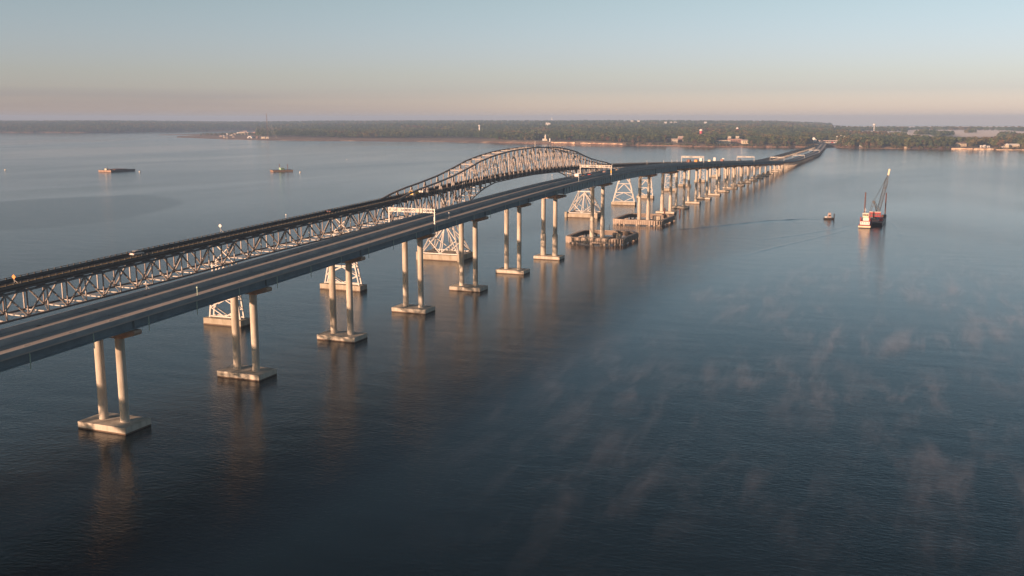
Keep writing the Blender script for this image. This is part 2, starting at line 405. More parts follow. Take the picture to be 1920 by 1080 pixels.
# girders: one object for each line and span; a steel plate shape between piers 490 and 764
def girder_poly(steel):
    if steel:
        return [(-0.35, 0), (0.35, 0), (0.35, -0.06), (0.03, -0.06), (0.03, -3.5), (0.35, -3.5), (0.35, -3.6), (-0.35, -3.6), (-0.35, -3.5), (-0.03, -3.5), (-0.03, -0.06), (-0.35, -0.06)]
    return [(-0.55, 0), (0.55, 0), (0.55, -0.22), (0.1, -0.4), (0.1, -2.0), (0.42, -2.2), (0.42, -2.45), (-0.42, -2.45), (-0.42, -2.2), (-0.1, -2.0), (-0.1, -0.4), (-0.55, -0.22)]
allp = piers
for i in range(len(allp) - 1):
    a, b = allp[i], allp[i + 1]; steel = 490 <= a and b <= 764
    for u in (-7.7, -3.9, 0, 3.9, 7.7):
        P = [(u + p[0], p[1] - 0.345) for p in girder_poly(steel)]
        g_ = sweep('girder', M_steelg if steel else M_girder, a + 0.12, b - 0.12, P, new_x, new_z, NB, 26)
        if steel and u == 7.7:
            st = MB(); n = int((b - a) / 4.6)
            for j in range(n + 1):
                s = a + 0.6 + (b - a - 1.2) * j / n; x = new_x(s) + u; z = new_z(s) - 0.345
                st.box(x + 0.031, x + 0.36, s - 0.14, s + 0.14, z - 3.5, z - 0.061)
            o = st.build('web_stiffeners', M_steelg, g_); stuff(o)
    o = MB().box(new_x(b) - 8.3, new_x(b) + 8.3, b - 0.1, b + 0.1, new_z(b) - 0.345 - (3.3 if (steel or b == 490.5) else 2.2), new_z(b) - 0.36).build('end_diaphragm', M_girder, NB)
    # expansion joint
    z = new_z(b)
    for sg in (-1, 1):
        MB().box(new_x(b) + min(sg * 0.35, sg * 8.75), new_x(b) + max(sg * 0.35, sg * 8.75), b - 0.12, b + 0.12, z - 0.1, z + 0.008).build('expansion_joint', M_dgrey, NB)
# drainage grates and pipes
s = 60
while s < 1000:
    if s < 560:
        MB().box(new_x(s) - 7.6, new_x(s) - 6.9, s - 0.9, s + 0.9, new_z(s) - 0.1, new_z(s) + 0.012).build('drain_grate', M_black, NB)
    z = new_z(s)
    MB().cyl((new_x(s) + 8.6, s, z - 0.36), (new_x(s) + 8.6, s, z - 4.0), 0.11, n=8).build('drain_pipe', M_pgrn, NB)
    s += 17.4
# low trestle part
tr = far_piers[-1]
s = tr + 18.0; ts = [tr]
while s < 2720:
    ts.append(s); s += 18.0
pm = None
for i, s in enumerate(ts[1:]):
    x = new_x(s); z = new_z(s) - 0.34
    MB().box(x - 8.9, x + 8.9, s - 0.75, s + 0.75, z - 2.1, z - 0.99).build('trestle_cap', M_cap, NB)
    for u in (-7.0, 0, 7.0):
        MB().cyl((x + u, s, -1.5), (x + u, s, z - 2.08), 0.68, n=10).build('trestle_pile', M_conc, NB)
for u in (-8.0, -4.0, 0, 4.0, 8.0):
    sweep('slab_beam', M_girder, tr, 2780, [(u - 0.5, -0.345), (u + 0.5, -0.345), (u + 0.5, -0.98), (u - 0.5, -0.98)], new_x, new_z, NB, 18)

# ------------------------------------------------------------------ old truss bridge
OX = -226.5
old_z = smooth_profile([(0, 22.4), (190, 28.7), (260, 31.0), (330, 33.1), (400, 35.2), (450, 36.9), (500, 38.6), (550, 39.7), (600, 40.1), (650, 39.7), (700, 38.6),
                        (760, 36.8), (860, 33.6), (1094, 25.5), (1387, 15.0), (1537, 9.6), (1650, 5.9), (1750, 4.8), (2700, 5.2)], 22)
old_x = lambda s: OX
OB = empty('truss_bridge', (0, 0, 0))
tag(OB, 'old steel truss bridge with an arched truss in its middle, farther of the two bridges', 'bridge')
DW = 4.25
sweep('deck', M_olddeck, 60, 2700, [(-DW, 0), (DW, 0), (DW, -0.42), (-DW, -0.42)], old_x, old_z, OB)
for sg in (-1, 1):
    u0, u1 = sorted((sg * DW, sg * (DW - 0.28)))
    sweep('parapet', M_rail, 60, 2700, [(u0, 0.004), (u1, 0.004), (u1, 0.78), (u0, 0.78)], old_x, old_z, OB)
    u0, u1 = sorted((sg * (DW + 0.02), sg * (DW - 0.20)))
    sweep('handrail', M_rail, 60, 2700, [(u0, 1.02), (u1, 1.02), (u1, 1.16), (u0, 1.16)], old_x, old_z, OB)
    ps = MB(); s = 62
    while s < 1400:
        z = old_z(s); ps.box(OX + min(sg * (DW + 0.05), sg * (DW - 0.3)), OX + max(sg * (DW + 0.05), sg * (DW - 0.3)), s - 0.16, s + 0.16, z + 0.003, z + 1.24); s += 2.43
    stuff(ps.build('rail_posts', M_rail, OB))
    u0, u1 = sorted((sg * 3.3, sg * 3.1))
    sweep('stringer', M_chord, 60, 1340, [(u0, -0.43), (u1, -0.43), (u1, -1.15), (u0, -1.15)], old_x, old_z, OB, 14)
sweep('centre_line', M_yel, 60, 2700, [(-0.12, 0.004), (0.12, 0.004), (0.12, 0.01), (-0.12, 0.01)], old_x, old_z, OB, 12)
TW = 4.55
old_piers = [95, 176, 287, 367, 471, 715, 826, 902, 1005, 1076, 1160, 1267, 1345]
bot_pts = [(95, 17.0), (190, 20.0), (260, 21.9), (300, 23.5), (360, 25.0), (408, 26.5), (432, 26.3), (447, 25.0), (471, 19.5), (484, 25.5), (495, 30.2), (507, 33.6), (516, 35.5), (528, 37.2), (560, 38.0), (593, 38.4),
           (626, 38.0), (658, 37.2), (670, 35.5), (679, 33.6), (691, 30.2), (702, 25.5), (715, 19.5), (739, 25.0), (754, 26.2), (780, 26.3), (826, 26.4), (902, 24.6), (1005, 21.0), (1160, 15.6), (1345, 9.4)]
top_pts = [(408, 35.2), (414, 37.0), (432, 39.6), (451, 41.5), (471, 43.9), (490, 47.0), (508, 50.4), (528, 52.7), (547, 54.2), (565, 55.0), (593, 55.5)]
top_pts = top_pts + [(1186 - s, z) for s, z in top_pts[:-1]][::-1]
def bot_z(s): return float(np.interp(s, [p[0] for p in bot_pts], [p[1] for p in bot_pts]))
def top_z(s):
    d = old_z(s) - 1.35
    if 411 < s < 775: return max(d, float(np.interp(s, [p[0] for p in top_pts], [p[1] for p in top_pts])))
    return d
nodes = []
for i in range(len(old_piers) - 1):
    a, b = old_piers[i], old_piers[i + 1]; n = int(round((b - a) / 7.3 / 2)) * 2
    for k in range(n): nodes.append(a + (b - a) * k / n)
nodes.append(old_piers[-1])
FAR = 790
def far_parts():
    return {k: MB() for k in ('v', 'd', 'c', 'b')}
FB = {-1: far_parts(), 1: far_parts()}
for i, s in enumerate(nodes):
    zb, zt = bot_z(s), top_z(s); thr = zt > old_z(s) + 1.0
    fb = old_z(s) - 1.2
    big = 411 < s < 775
    for sg in (-1, 1):
        x = OX + sg * TW
        if s < FAR:
            MB().bar((x, s, zb), (x, s, zt), 0.34 if not big else 0.40, 0.28 if not big else 0.34).build('truss_vertical', M_steel_d if (i % 2) else M_steel, OB)
        else: FB[sg]['v'].bar((x, s, zb), (x, s, zt), 0.36, 0.3)
        if i < len(nodes) - 1:
            s2 = nodes[i + 1]; zb2, zt2 = bot_z(s2), top_z(s2)
            p, q = ((x, s, zt), (x, s2, zb2)) if i % 2 == 0 else ((x, s, zb), (x, s2, zt2))
            if s < FAR:
                MB().laced(p, q, 0.36 if not big else 0.42, 0.34 if not big else 0.45).build('truss_diagonal', M_steel, OB)
                MB().bar((x, s, zb), (x, s2, zb2), 0.5, 0.5).build('bottom_chord', M_chord, OB)
                MB().bar((x, s, zt), (x, s2, zt2), 0.55 if not big else 0.7, 0.55 if not big else 0.75).build('top_chord', M_chord, OB)
            else:
                FB[sg]['d'].bar(p, q, 0.34, 0.34); FB[sg]['c'].bar((x, s, zb), (x, s2, zb2), 0.45, 0.45); FB[sg]['c'].bar((x, s, zt), (x, s2, zt2), 0.5, 0.5)
    xl, xr = OX - TW + 0.2, OX + TW - 0.2
    if s < FAR:
        MB().bar((xl, s, fb - 0.25), (xr, s, fb - 0.25), 0.25, 0.8).build('floor_beam', M_steel_d, OB)
        if fb - zb > 2: MB().bar((xl, s, zb), (xr, s, zb), 0.34, 0.3).build('bottom_strut', M_tower, OB)
        if i < len(nodes) - 1:
            s2 = nodes[i + 1]; sx = 1 if i % 2 else -1
            if fb - zb > 2: MB().bar((OX - sx * (TW - 0.3), s, zb + 0.05), (OX + sx * (TW - 0.3), s2, bot_z(s2) + 0.05), 0.26, 0.2).build('lateral_brace', M_steel, OB)
        if thr and zt > old_z(s) + 6.5:
            zs = old_z(s) + 5.6
            if i % 2 == 0: MB().bar((xl, s, zt), (xr, s, zt), 0.3, 0.4).build('top_strut', M_steel, OB)
            if zt - zs > 1.5 and i % 2 == 0:
                MB().bar((xl, s, zs), (xr, s, zs), 0.24, 0.3).build('sway_strut', M_steel, OB)
                MB().bar((xl, s, zs), (OX, s, zt), 0.16).build('sway_brace', M_steel, OB)
                MB().bar((OX, s, zt), (xr, s, zs), 0.16).build('sway_brace', M_steel, OB)
            if i < len(nodes) - 1 and top_z(nodes[i + 1]) > old_z(nodes[i + 1]) + 6.5:
                s2 = nodes[i + 1]; z2 = top_z(s2)
                for sx in (-1, 1):
                    MB().bar((OX - sx * (TW - 0.3), s, zt + 0.05 * sx), (OX + sx * (TW - 0.3), s2, z2 + 0.05 * sx), 0.17).build('top_lateral', M_steel, OB)
    else:
        FB[1]['b'].bar((xl, s, fb - 0.25), (xr, s, fb - 0.25), 0.25, 0.8); FB[1]['b'].bar((xl, s, zb), (xr, s, zb), 0.4, 0.3)
    if s in (287, 367, 471, 715, 826, 902, 1005, 1076, 1160, 1267, 176):   # X frame over the bearings
        if fb - zb > 3:
            for sx in (-1, 1):
                MB().bar((OX - sx * (TW - 0.3), s + 0.25 * sx, zb), (OX + sx * (TW - 0.3), s + 0.25 * sx, fb - 0.6), 0.36).build('cross_brace', M_tower, OB)
# extra K members where the haunches are deep
for sg in (-1, 1):
    x = OX + sg * TW
    for c in (471, 715):
        for k in (-1, 1):
            s1 = c + k * 14.3; zm = (bot_z(s1) + top_z(s1)) / 2
            MB().bar((x, c, 19.6), (x, s1, zm + 3), 0.4).build('haunch_brace', M_chord, OB)
            MB().bar((x, s1, zm + 3), (x, c + k * 7.1, old_z(c + k * 7.1) - 1.5), 0.34).build('haunch_brace', M_chord, OB)
for sg in (-1, 1):
    for k, nm, mm in (('v', 'far_verticals', M_steel), ('d', 'far_diagonals', M_steel), ('c', 'far_chords', M_chord), ('b', 'far_floor_beams', M_steel_d)):
        if FB[sg][k].v: stuff(FB[sg][k].build(nm, mm, OB))

def footing(s, hx, hy, top, m=M_foot):
    f_ = MB().box(OX - hx, OX + hx, s - hy, s + hy, 0.4, top)
    o = f_.build('footing', m, OB)
    MB().box(OX - hx - 0.06, OX + hx + 0.06, s - hy - 0.06, s + hy + 0.06, -2, 0.42).build('footing_tide_band', M_wet, o)
    return o
def bent(s, hb, ht, ztop, zfoot, fo, splay_z=None, dbl=True, w=0.55):
    """steel bent with splayed legs, struts and diamond bracing, parts of its footing"""
    faces = (-1.1, 1.1) if dbl else (0,)
    zk = ztop - 4.5 if splay_z is None else splay_z
    def hx(z): return hb + (ht - hb) * min(1, (z - zfoot) / (zk - zfoot))
    for dy in faces:
        for sg in (-1, 1):
            b = MB(); b.bar((OX + sg * hb, s + dy, zfoot), (OX + sg * ht, s + dy, zk), w)
            if zk < ztop: b.bar((OX + sg * ht, s + dy, zk - 0.1), (OX + sg * ht, s + dy, ztop), w)
            b.build('tower_leg', M_tower, fo)
        L = [zfoot + 0.5]; H = ztop - zfoot; nl = 3 if H > 17 else 2
        for k in range(1, nl + 1): L.append(zfoot + 0.5 + (H - 0.6) * k / nl)
        for z in L: MB().bar((OX - hx(z) + 0.1, s + dy, z), (OX + hx(z) - 0.1, s + dy, z), w * 0.75).build('tower_strut', M_tower, fo)
        for k in range(nl):
            z0, z1 = L[k], L[k + 1]; zm = (z0 + z1) / 2
            for sg in (-1, 1):
                if k == 0:
                    MB().bar((OX, s + dy, z0), (OX + sg * hx(zm), s + dy, zm), w * 0.65).build('tower_brace', M_tower, fo)
                    MB().bar((OX + sg * hx(zm), s + dy, zm), (OX, s + dy, z1), w * 0.65).build('tower_brace', M_tower, fo)
                else:
                    MB().bar((OX + sg * hx(z0), s + dy, z0), (OX, s + dy, z1), w * 0.65).build('tower_brace', M_tower, fo)
for s, hx_, ht in ((95, 8, 4.5), (176, 8, 4.5), (287, 7.3, 4.5), (367, 9.2, 4.6)):
    fo = footing(s, hx_ + 0.9, 3.0, 2.4); bent(s, hx_ - 0.6, ht, bot_z(s) - 0.3, 2.4, fo, w=0.55)
for s, hx_ in ((826, 10.0), (902, 7.2), (1005, 6.6), (1076, 6.2), (1160, 5.6), (1267, 5.0)):
    fo = footing(s, hx_ + 0.6, 2.6, 2.6); bent(s, hx_ - 0.4, 4.7, bot_z(s) - 0.3, 2.6, fo, dbl=(s < 1000), w=0.5)
# main pyramidal towers
def main_tower(s):
    fo = footing(s, 12.0, 9.0, 3.0)
    MB().box(OX - 12.9, OX - 11.2, s - 9.9, s - 8.2, -1.5, 4.2).build('fender_dolphin', M_foot, fo)
    MB().box(OX + 11.2, OX + 12.9, s - 9.9, s - 8.2, -1.5, 4.2).build('fender_dolphin', M_foot, fo)
    zt = 19.2
    for dy, tdy in ((-7.6, -1.2), (7.6, 1.2)):
        for sg in (-1, 1):
            MB().bar((OX + sg * 11, s + dy, 3.0), (OX + sg * 4.6, s + tdy, zt), 0.6).build('tower_leg', M_tower, fo)
            mid = (OX + sg * 8.1, s + (dy + tdy) / 2, 10.3)
            MB().bar((OX, s + tdy, zt - 0.6), mid, 0.5).build('tower_brace', M_tower, fo)
            MB().bar(mid, (OX - 0.4 * sg, s + dy * 0.98, 3.4), 0.5).build('tower_brace', M_tower, fo)
            MB().bar((OX, s + tdy, zt - 0.6), (OX + sg * 0.7, s + dy * 0.95, 3.4), 0.4).build('tower_brace', M_tower, fo)
            MB().bar((OX, s + tdy, zt - 0.6), (OX + sg * 10.2, s + dy * 0.96, 3.8), 0.42).build('tower_brace', M_tower, fo)
        MB().bar((OX - 4.6, s + tdy, zt), (OX + 4.6, s + tdy, zt), 0.7).build('tower_strut', M_tower, fo)
        MB().bar((OX - 11, s + dy, 3.5), (OX + 11, s + dy, 3.5), 0.55).build('tower_strut', M_tower, fo)
    for sg in (-1, 1):
        MB().bar((OX + sg * 11, s - 7.6, 3.4), (OX + sg * 8.1, s + 4.4, 10.3), 0.45).build('tower_brace', M_tower, fo)
        MB().bar((OX + sg * 11, s + 7.6, 3.4), (OX + sg * 8.1, s - 4.4, 10.3), 0.45).build('tower_brace', M_tower, fo)
        MB().bar((OX + sg * 8.1, s - 4.4, 10.3), (OX + sg * 8.1, s + 4.4, 10.3), 0.45).build('tower_strut', M_tower, fo)
        MB().bar((OX + sg * 11, s - 7.6, 3.5), (OX + sg * 11, s + 7.6, 3.5), 0.5).build('tower_strut', M_tower, fo)
        MB().box(OX + sg * 4.6 - 0.7, OX + sg * 4.6 + 0.7, s - 1.8, s + 1.8, zt - 0.2, zt + 0.5).build('bearing', M_tower, fo)
main_tower(471); main_tower(715)
# girder spans and trestle of the old bridge
s = 1345
op = []
while s < 1660: op.append(s); s += 22.5
for s in op:
    z = old_z(s) - 1.7
    MB().box(OX - 4.9, OX + 4.9, s - 0.8, s + 0.8, z - 1.1, z).build('bent_cap', M_conc, OB)
    for u in (-3.6, 3.6): MB().box(OX + u - 0.7, OX + u + 0.7, s - 0.65, s + 0.65, -1, z - 1.08).build('bent_column', M_conc, OB)
for u in (-3.6, -1.2, 1.2, 3.6):
    sweep('slab_beam', M_beige, 1345, 2700, [(u - 0.3, -0.425), (u + 0.3, -0.425), (u + 0.3, -1.65), (u - 0.3, -1.65)], old_x, old_z, OB, 20)
while s < 2660:
    z = old_z(s) - 1.7
    MB().box(OX - 4.9, OX + 4.9, s - 0.55, s + 0.55, z - 0.9, z).build('bent_cap', M_conc, OB)
    for u in (-3.9, -1.3, 1.3, 3.9): MB().box(OX + u - 0.35, OX + u + 0.35, s - 0.35, s + 0.35, -1, z - 0.88).build('trestle_pile', M_conc, OB)
    s += 19.0
# maintenance cabin posts on the crown of the truss
for s, h in ((578, 1.8), (594, 4.2)):
    MB().bar((OX + TW, s, top_z(s)), (OX + TW, s, top_z(s) + h), 0.13).build('beacon_mast', M_white, OB)

# ------------------------------------------------------------------ land
def land_material():
    m = bpy.data.materials.new('land_soil'); m.use_nodes = True
    n, l = m.node_tree.nodes, m.node_tree.links; b = n['Principled BSDF']; b.inputs['Roughness'].default_value = 0.95
    ge = n.new('ShaderNodeNewGeometry'); sp = n.new('ShaderNodeSeparateXYZ'); l.new(ge.outputs['Position'], sp.inputs[0])
    no = n.new('ShaderNodeTexNoise'); no.inputs['Scale'].default_value = 0.012; no.inputs['Detail'].default_value = 7; no.inputs['Roughness'].default_value = 0.7
    l.new(ge.outputs['Position'], no.inputs['Vector'])
    r1 = n.new('ShaderNodeValToRGB'); l.new(no.outputs[0], r1.inputs[0]); c = r1.color_ramp
    c.elements[0].position = 0.35; c.elements[0].color = (0.10, 0.085, 0.05, 1)
    c.elements[1].position = 0.68; c.elements[1].color = (0.30, 0.19, 0.12, 1)
    e = c.elements.new(0.5); e.color = (0.16, 0.12, 0.075, 1)
    r2 = n.new('ShaderNodeValToRGB'); l.new(no.outputs[0], r2.inputs[0]); c = r2.color_ramp
    c.elements[0].position = 0.50; c.elements[0].color = (0.17, 0.10, 0.07, 1)
    c.elements[1].position = 0.66; c.elements[1].color = (0.50, 0.34, 0.23, 1)
    # bare sand and clay only on the low bank
    ad = n.new('ShaderNodeMath'); ad.operation = 'MULTIPLY_ADD'; ad.inputs[1].default_value = 5.0
    l.new(no.outputs[0], ad.inputs[0]); l.new(sp.outputs['Z'], ad.inputs[2])
    mr = n.new('ShaderNodeMapRange'); mr.inputs[1].default_value = 5.2; mr.inputs[2].default_value = 7.6
    l.new(ad.outputs[0], mr.inputs[0])
    mx = n.new('ShaderNodeMix'); mx.data_type = 'RGBA'
    l.new(mr.outputs[0], mx.inputs[0]); l.new(r2.outputs[0], mx.inputs[6]); l.new(r1.outputs[0], mx.inputs[7])
    l.new(mx.outputs[2], b.inputs['Base Color'])
    return m
M_land = land_material()
def interp(pts, x): return float(np.interp(x, [p[0] for p in pts], [p[1] for p in pts]))
def fnoise(x, y, seed=0):
    """cheap smooth value made of sines"""
    return (math.sin(x * 1.0 + seed) * math.cos(y * 1.3 + seed * 2.1) + 0.5 * math.sin(x * 2.3 + y * 1.7 + seed * 3.3) + 0.3 * math.cos(x * 4.9 - y * 3.1 + seed)) / 1.8
# shore distance by photograph column
R0 = [(280, 4000), (330, 3900), (345, 3860), (380, 3700), (420, 3560), (500, 3400), (600, 3320), (700, 3255), (800, 3190), (840, 3160), (880, 3120), (930, 3030), (1000, 2960), (1080, 2860), (1150, 2770), (1200, 2730), (1320, 2625), (1430, 2590),
      (1520, 2580), (1548, 2640), (1565, 2610), (1600, 2490), (1700, 2450), (1760, 2425), (1920, 2345), (2150, 2260), (2600, 2150)]
def r0(u): return interp(R0, u) + 14 * fnoise(u * 0.045, 0, 3) + 5 * fnoise(u * 0.21, 0, 5)
FIELD = [(330, 900), (470, 420), (520, 330), (700, 300), (840, 330), (905, 260), (930, 30), (1000, 22), (1080, 20), (1210, 14), (1250, 60), (1300, 45), (1330, 25), (1380, 30), (1520, 10), (1600, 12), (1740, 25), (1800, 45), (1920, 40), (2600, 25)]
BLUFF = [(330, 1.6), (500, 2.2), (900, 3.0), (940, 7.5), (1080, 8.5), (1200, 8.0), (1330, 6.0), (1500, 4.5), (1600, 3.5), (1750, 4.2), (1920, 4.0), (2600, 4)]
H15 = [(330, 3), (480, 6), (600, 11), (930, 16), (1250, 18), (1450, 16), (1560, 8), (1610, 6), (2600, 5)]
H40 = [(330, 14), (480, 22), (600, 29), (930, 34), (1250, 35), (1450, 30), (1540, 16), (1600, 3), (2600, 2)]
def land_h(u, Y):
    r = Y - r0(u)
    if r < 0: return max(-3.0, r * 0.08)
    b, h1, h4 = interp(BLUFF, u), interp(H15, u), interp(H40, u)
    h = interp([(0, 0.0), (6, 0.8), (14, 0.5 * b + 0.5), (26, b), (350, b + 1), (1500, max(b, h1)), (4000, max(b, h4)), (6000, max(b, h4) + 2)], r)
    if r > 500: h += min(1, (r - 500) / 900) * (4.5 if u < 1540 else 0.8) * fnoise(u * 0.006 + Y * 0.0004, Y * 0.0016, 1)
    if 1535 < u < 1575 and r > 0: h = max(h, min(6.0, 0.8 + r * 0.12))      # approach road embankment
    return h
def grid_land(name, us, Ys_of, hf):
    vs, fs = [], []; m = None
    for u in us:
        L = Ys_of(u); m = len(L)
        for Y in L:
            x, y = ground(u, Y); vs.append((x, y, hf(u, Y)))
    for i in range(len(us) - 1):
        for j in range(m - 1):
            a = i * m + j; fs.append((a, a + 1, a + m + 1, a + m))
    mb = MB(); mb.add(vs, fs); o = mb.build(name, M_land, smooth=True); struct(o); return o
OFF = [-60, -12, 0, 6, 14, 26, 60, 120, 220, 350, 500, 700, 900, 1200, 1500, 1900, 2400, 3000, 3700, 4500, 5400, 6400]
grid_land('terrain', [480 + 7 * k for k in range(0, 260)], lambda u: [r0(u) + o for o in OFF], land_h)
# the low point of land reaching left into the river
def spit_back(u): return interp([(280, 4003), (330, 4120), (345, 4250), (380, 4560), (430, 4850), (484, 5300)], u)
def spit_Y(u):
    a, b = r0(u), spit_back(u); return [a - 25, a] + [a + (b - a) * t for t in (0.03, 0.08, 0.2, 0.4, 0.6, 0.8, 0.93)] + [b, b + 40]
def spit_h(u, Y):
    a, b = r0(u), spit_back(u)
    if Y < a or Y > b - 1: return -1.2 if (Y < a - 1 or Y > b + 1) else 0.0
    return min(1.9, 0.03 * (Y - a), 0.03 * (b - Y)) + 0.25 * fnoise(u * 0.2, Y * 0.01, 2)
grid_land('terrain', [330 + 5 * k for k in range(0, 32)], spit_Y, spit_h)
def bar_Y(u):
    c = interp([(296, 4520), (380, 4620), (480, 4900)], u); w = interp([(296, 4), (310, 60), (380, 120), (480, 200)], u)
    return [c - w - 25, c - w, c - w * 0.7, c, c + w * 0.7, c + w, c + w + 25]
def bar_h(u, Y):
    L = bar_Y(u); return {0: -1, 1: 0, 2: 1.0, 3: 1.5, 4: 1.2, 5: 0, 6: -1}[min(range(7), key=lambda i: abs(L[i] - Y))]
grid_land('terrain', [296 + 8 * k for k in range(0, 23)], bar_Y, bar_h)
# high wooded shore far to the left
RL = [(-700, 4700), (-300, 4900), (0, 5150), (150, 5150), (225, 5300), (320, 5700), (420, 5900), (520, 6100)]
def rl(u): return interp(RL, u) + 25 * fnoise(u * 0.03, 0, 8)
def left_h(u, Y):
    r = Y - rl(u)
    if r < 0: return -2.0
    hh = interp([(-700, 30), (0, 31), (200, 33), (330, 27), (420, 22), (520, 22)], u)
    return interp([(0, 0), (15, 5), (60, 11), (500, hh * 0.72), (1400, hh), (5000, hh + 1)], r) + min(1, r / 600) * 3.5 * fnoise(u * 0.012, Y * 0.002, 4)
grid_land('terrain', [-700 + 12 * k for k in range(0, 101)], lambda u: [rl(u) + o for o in (-40, 0, 15, 60, 200, 500, 900, 1400, 2200, 3200, 4300, 5200)], left_h)

# ------------------------------------------------------------------ trees
def foliage(name, c, c2):
    m = mat(name, c, 0.9, c2=c2, nscale=0.25, rand=0.35, coord='Object')
    nt = m.node_tree; b = nt.nodes['Principled BSDF']
    b.inputs['Specular IOR Level'].default_value = 0.15
    # each tree a little different in hue
    hv = [n for n in nt.nodes if n.type == 'HUE_SAT'][0]; oi = [n for n in nt.nodes if n.type == 'OBJECT_INFO'][0]
    m2 = nt.nodes.new('ShaderNodeMapRange'); m2.inputs[3].default_value = 0.475; m2.inputs[4].default_value = 0.515
    fr = nt.nodes.new('ShaderNodeMath'); fr.operation = 'FRACT'; mu = nt.nodes.new('ShaderNodeMath'); mu.operation = 'MULTIPLY'; mu.inputs[1].default_value = 7.31
    nt.links.new(oi.outputs['Random'], mu.inputs[0]); nt.links.new(mu.outputs[0], fr.inputs[0]); nt.links.new(fr.outputs[0], m2.inputs[0])
    nt.links.new(m2.outputs[0], hv.inputs['Hue'])
    return m
F_pine = foliage('pine_foliage', (0.062, 0.090, 0.040), (0.040, 0.060, 0.030))
F_green = foliage('green_foliage', (0.105, 0.120, 0.042), (0.065, 0.082, 0.032))
F_olive = foliage('olive_autumn_foliage', (0.16, 0.128, 0.048), (0.10, 0.085, 0.034))
F_rust = foliage('rusty_autumn_foliage', (0.155, 0.088, 0.045), (0.11, 0.07, 0.035))
M_bark = mat('tree_bark', (0.19, 0.14, 0.10), 0.9, c2=(0.12, 0.09, 0.065), nscale=2)
def crown_mesh(kind, seed, nclump, per):
    """many leaf-sized faces gathered in uneven clumps, unit tree: 1 high"""
    r_ = random.Random(seed); vs, fs = [], []
    for c in range(nclump):
        if kind == 'pine':
            z = r_.uniform(0.42, 0.97); w = 0.20 * (1.15 - (z - 0.42) / 0.62 * 0.85); cs = 0.065
        else:
            z = r_.uniform(0.28, 0.92); w = 0.30 * math.sin(math.pi * min(1, max(0.12, (z - 0.16) / 0.84))) ** 0.6; cs = 0.10
        a = r_.uniform(0, 2 * math.pi); q = w * math.sqrt(r_.uniform(0.05, 1))
        cx, cy = q * math.cos(a), q * math.sin(a); k = r_.uniform(0.7, 1.35)
        for i in range(per):
            d = Vector((r_.gauss(0, 1), r_.gauss(0, 1), r_.gauss(0, 0.75))).normalized() * (cs * k * r_.uniform(0.55, 1.05))
            p = Vector((cx, cy, z)) + d; nn = (d.normalized() + Vector((r_.uniform(-.5, .5), r_.uniform(-.5, .5), r_.uniform(-.2, .7)))).normalized()
            t = nn.cross(Vector((0, 0, 1))); t = t.normalized() if t.length > 0.05 else Vector((1, 0, 0)); b2 = nn.cross(t)
            g = cs * k * r_.uniform(0.45, 0.8); o = len(vs)
            vs += [tuple(p + t * g), tuple(p + b2 * g * 0.8), tuple(p - t * g), tuple(p - b2 * g * 0.8)]; fs.append((o, o + 1, o + 2, o + 3))
    return vs, fs
def mesh_of(name, vs, fs, m):
    me = bpy.data.meshes.new(name); me.from_pydata(vs, [], fs); me.materials.append(m); return me
def trunk_mesh(seed, pine):
    r_ = random.Random(seed); b = MB()
    b.cyl((0, 0, -0.05), (0.01, 0.0, 0.45), 0.016, 0.011, 7); b.cyl((0.01, 0, 0.45), (0.0, 0.01, 0.9), 0.011, 0.004, 6)
    for k in range(6):
        a = r_.uniform(0, 6.28); z = r_.uniform(0.35, 0.75); L = r_.uniform(0.08, 0.2)
        b.bar((0.005, 0, z), (L * math.cos(a), L * math.sin(a), z + L * 0.7), 0.008)
    return mesh_of('trunk', b.v, b.f, M_bark)
KINDS = []
for i, (kd, fm, nc, pr_) in enumerate([('pine', F_pine, 34, 7), ('pine', F_green, 32, 7), ('leaf', F_green, 38, 8), ('leaf', F_olive, 38, 8), ('leaf', F_rust, 34, 8), ('leaf', F_pine, 38, 8)]):
    v_, f_ = crown_mesh(kd, 11 + i, nc, pr_)
    KINDS.append((mesh_of('crown', v_, f_, fm), trunk_mesh(50 + i, kd == 'pine'), ['tall dark pine', 'green pine', 'round green tree', 'olive brown autumn tree', 'rusty autumn tree', 'dark round tree'][i],
                  'pine_tree' if kd == 'pine' else 'broadleaf_tree'))
def blocked(u, r):
    """clearings round the buildings"""
    for a, b, d in ((1249, 1284, 260), (1340, 1408, 240), (1516, 1574, 330), (1012, 1030, 150), (1788, 1822, 190), (1838, 1866, 110), (1882, 1918, 150), (1412, 1416, 0)):
        if a < u < b and r < d: return True
    return False
def section(u):
    for lim, t in ((940, 'behind the flat field left of the arch'), (1010, 'on the shore above the left half of the steel arch'), (1110, 'by the white beacon house above the steel arch'), (1250, 'on the clay bank between the arch and the beige block'),
                   (1340, 'between the beige block and the long low building'), (1440, 'round the long low building'), (1548, 'at the left of the far bridge end'), (1680, 'at the right of the far bridge end'),
                   (1780, 'on the bank left of the peaked house'), (3000, 'round the two pale shore houses')):
        if u < lim: return t
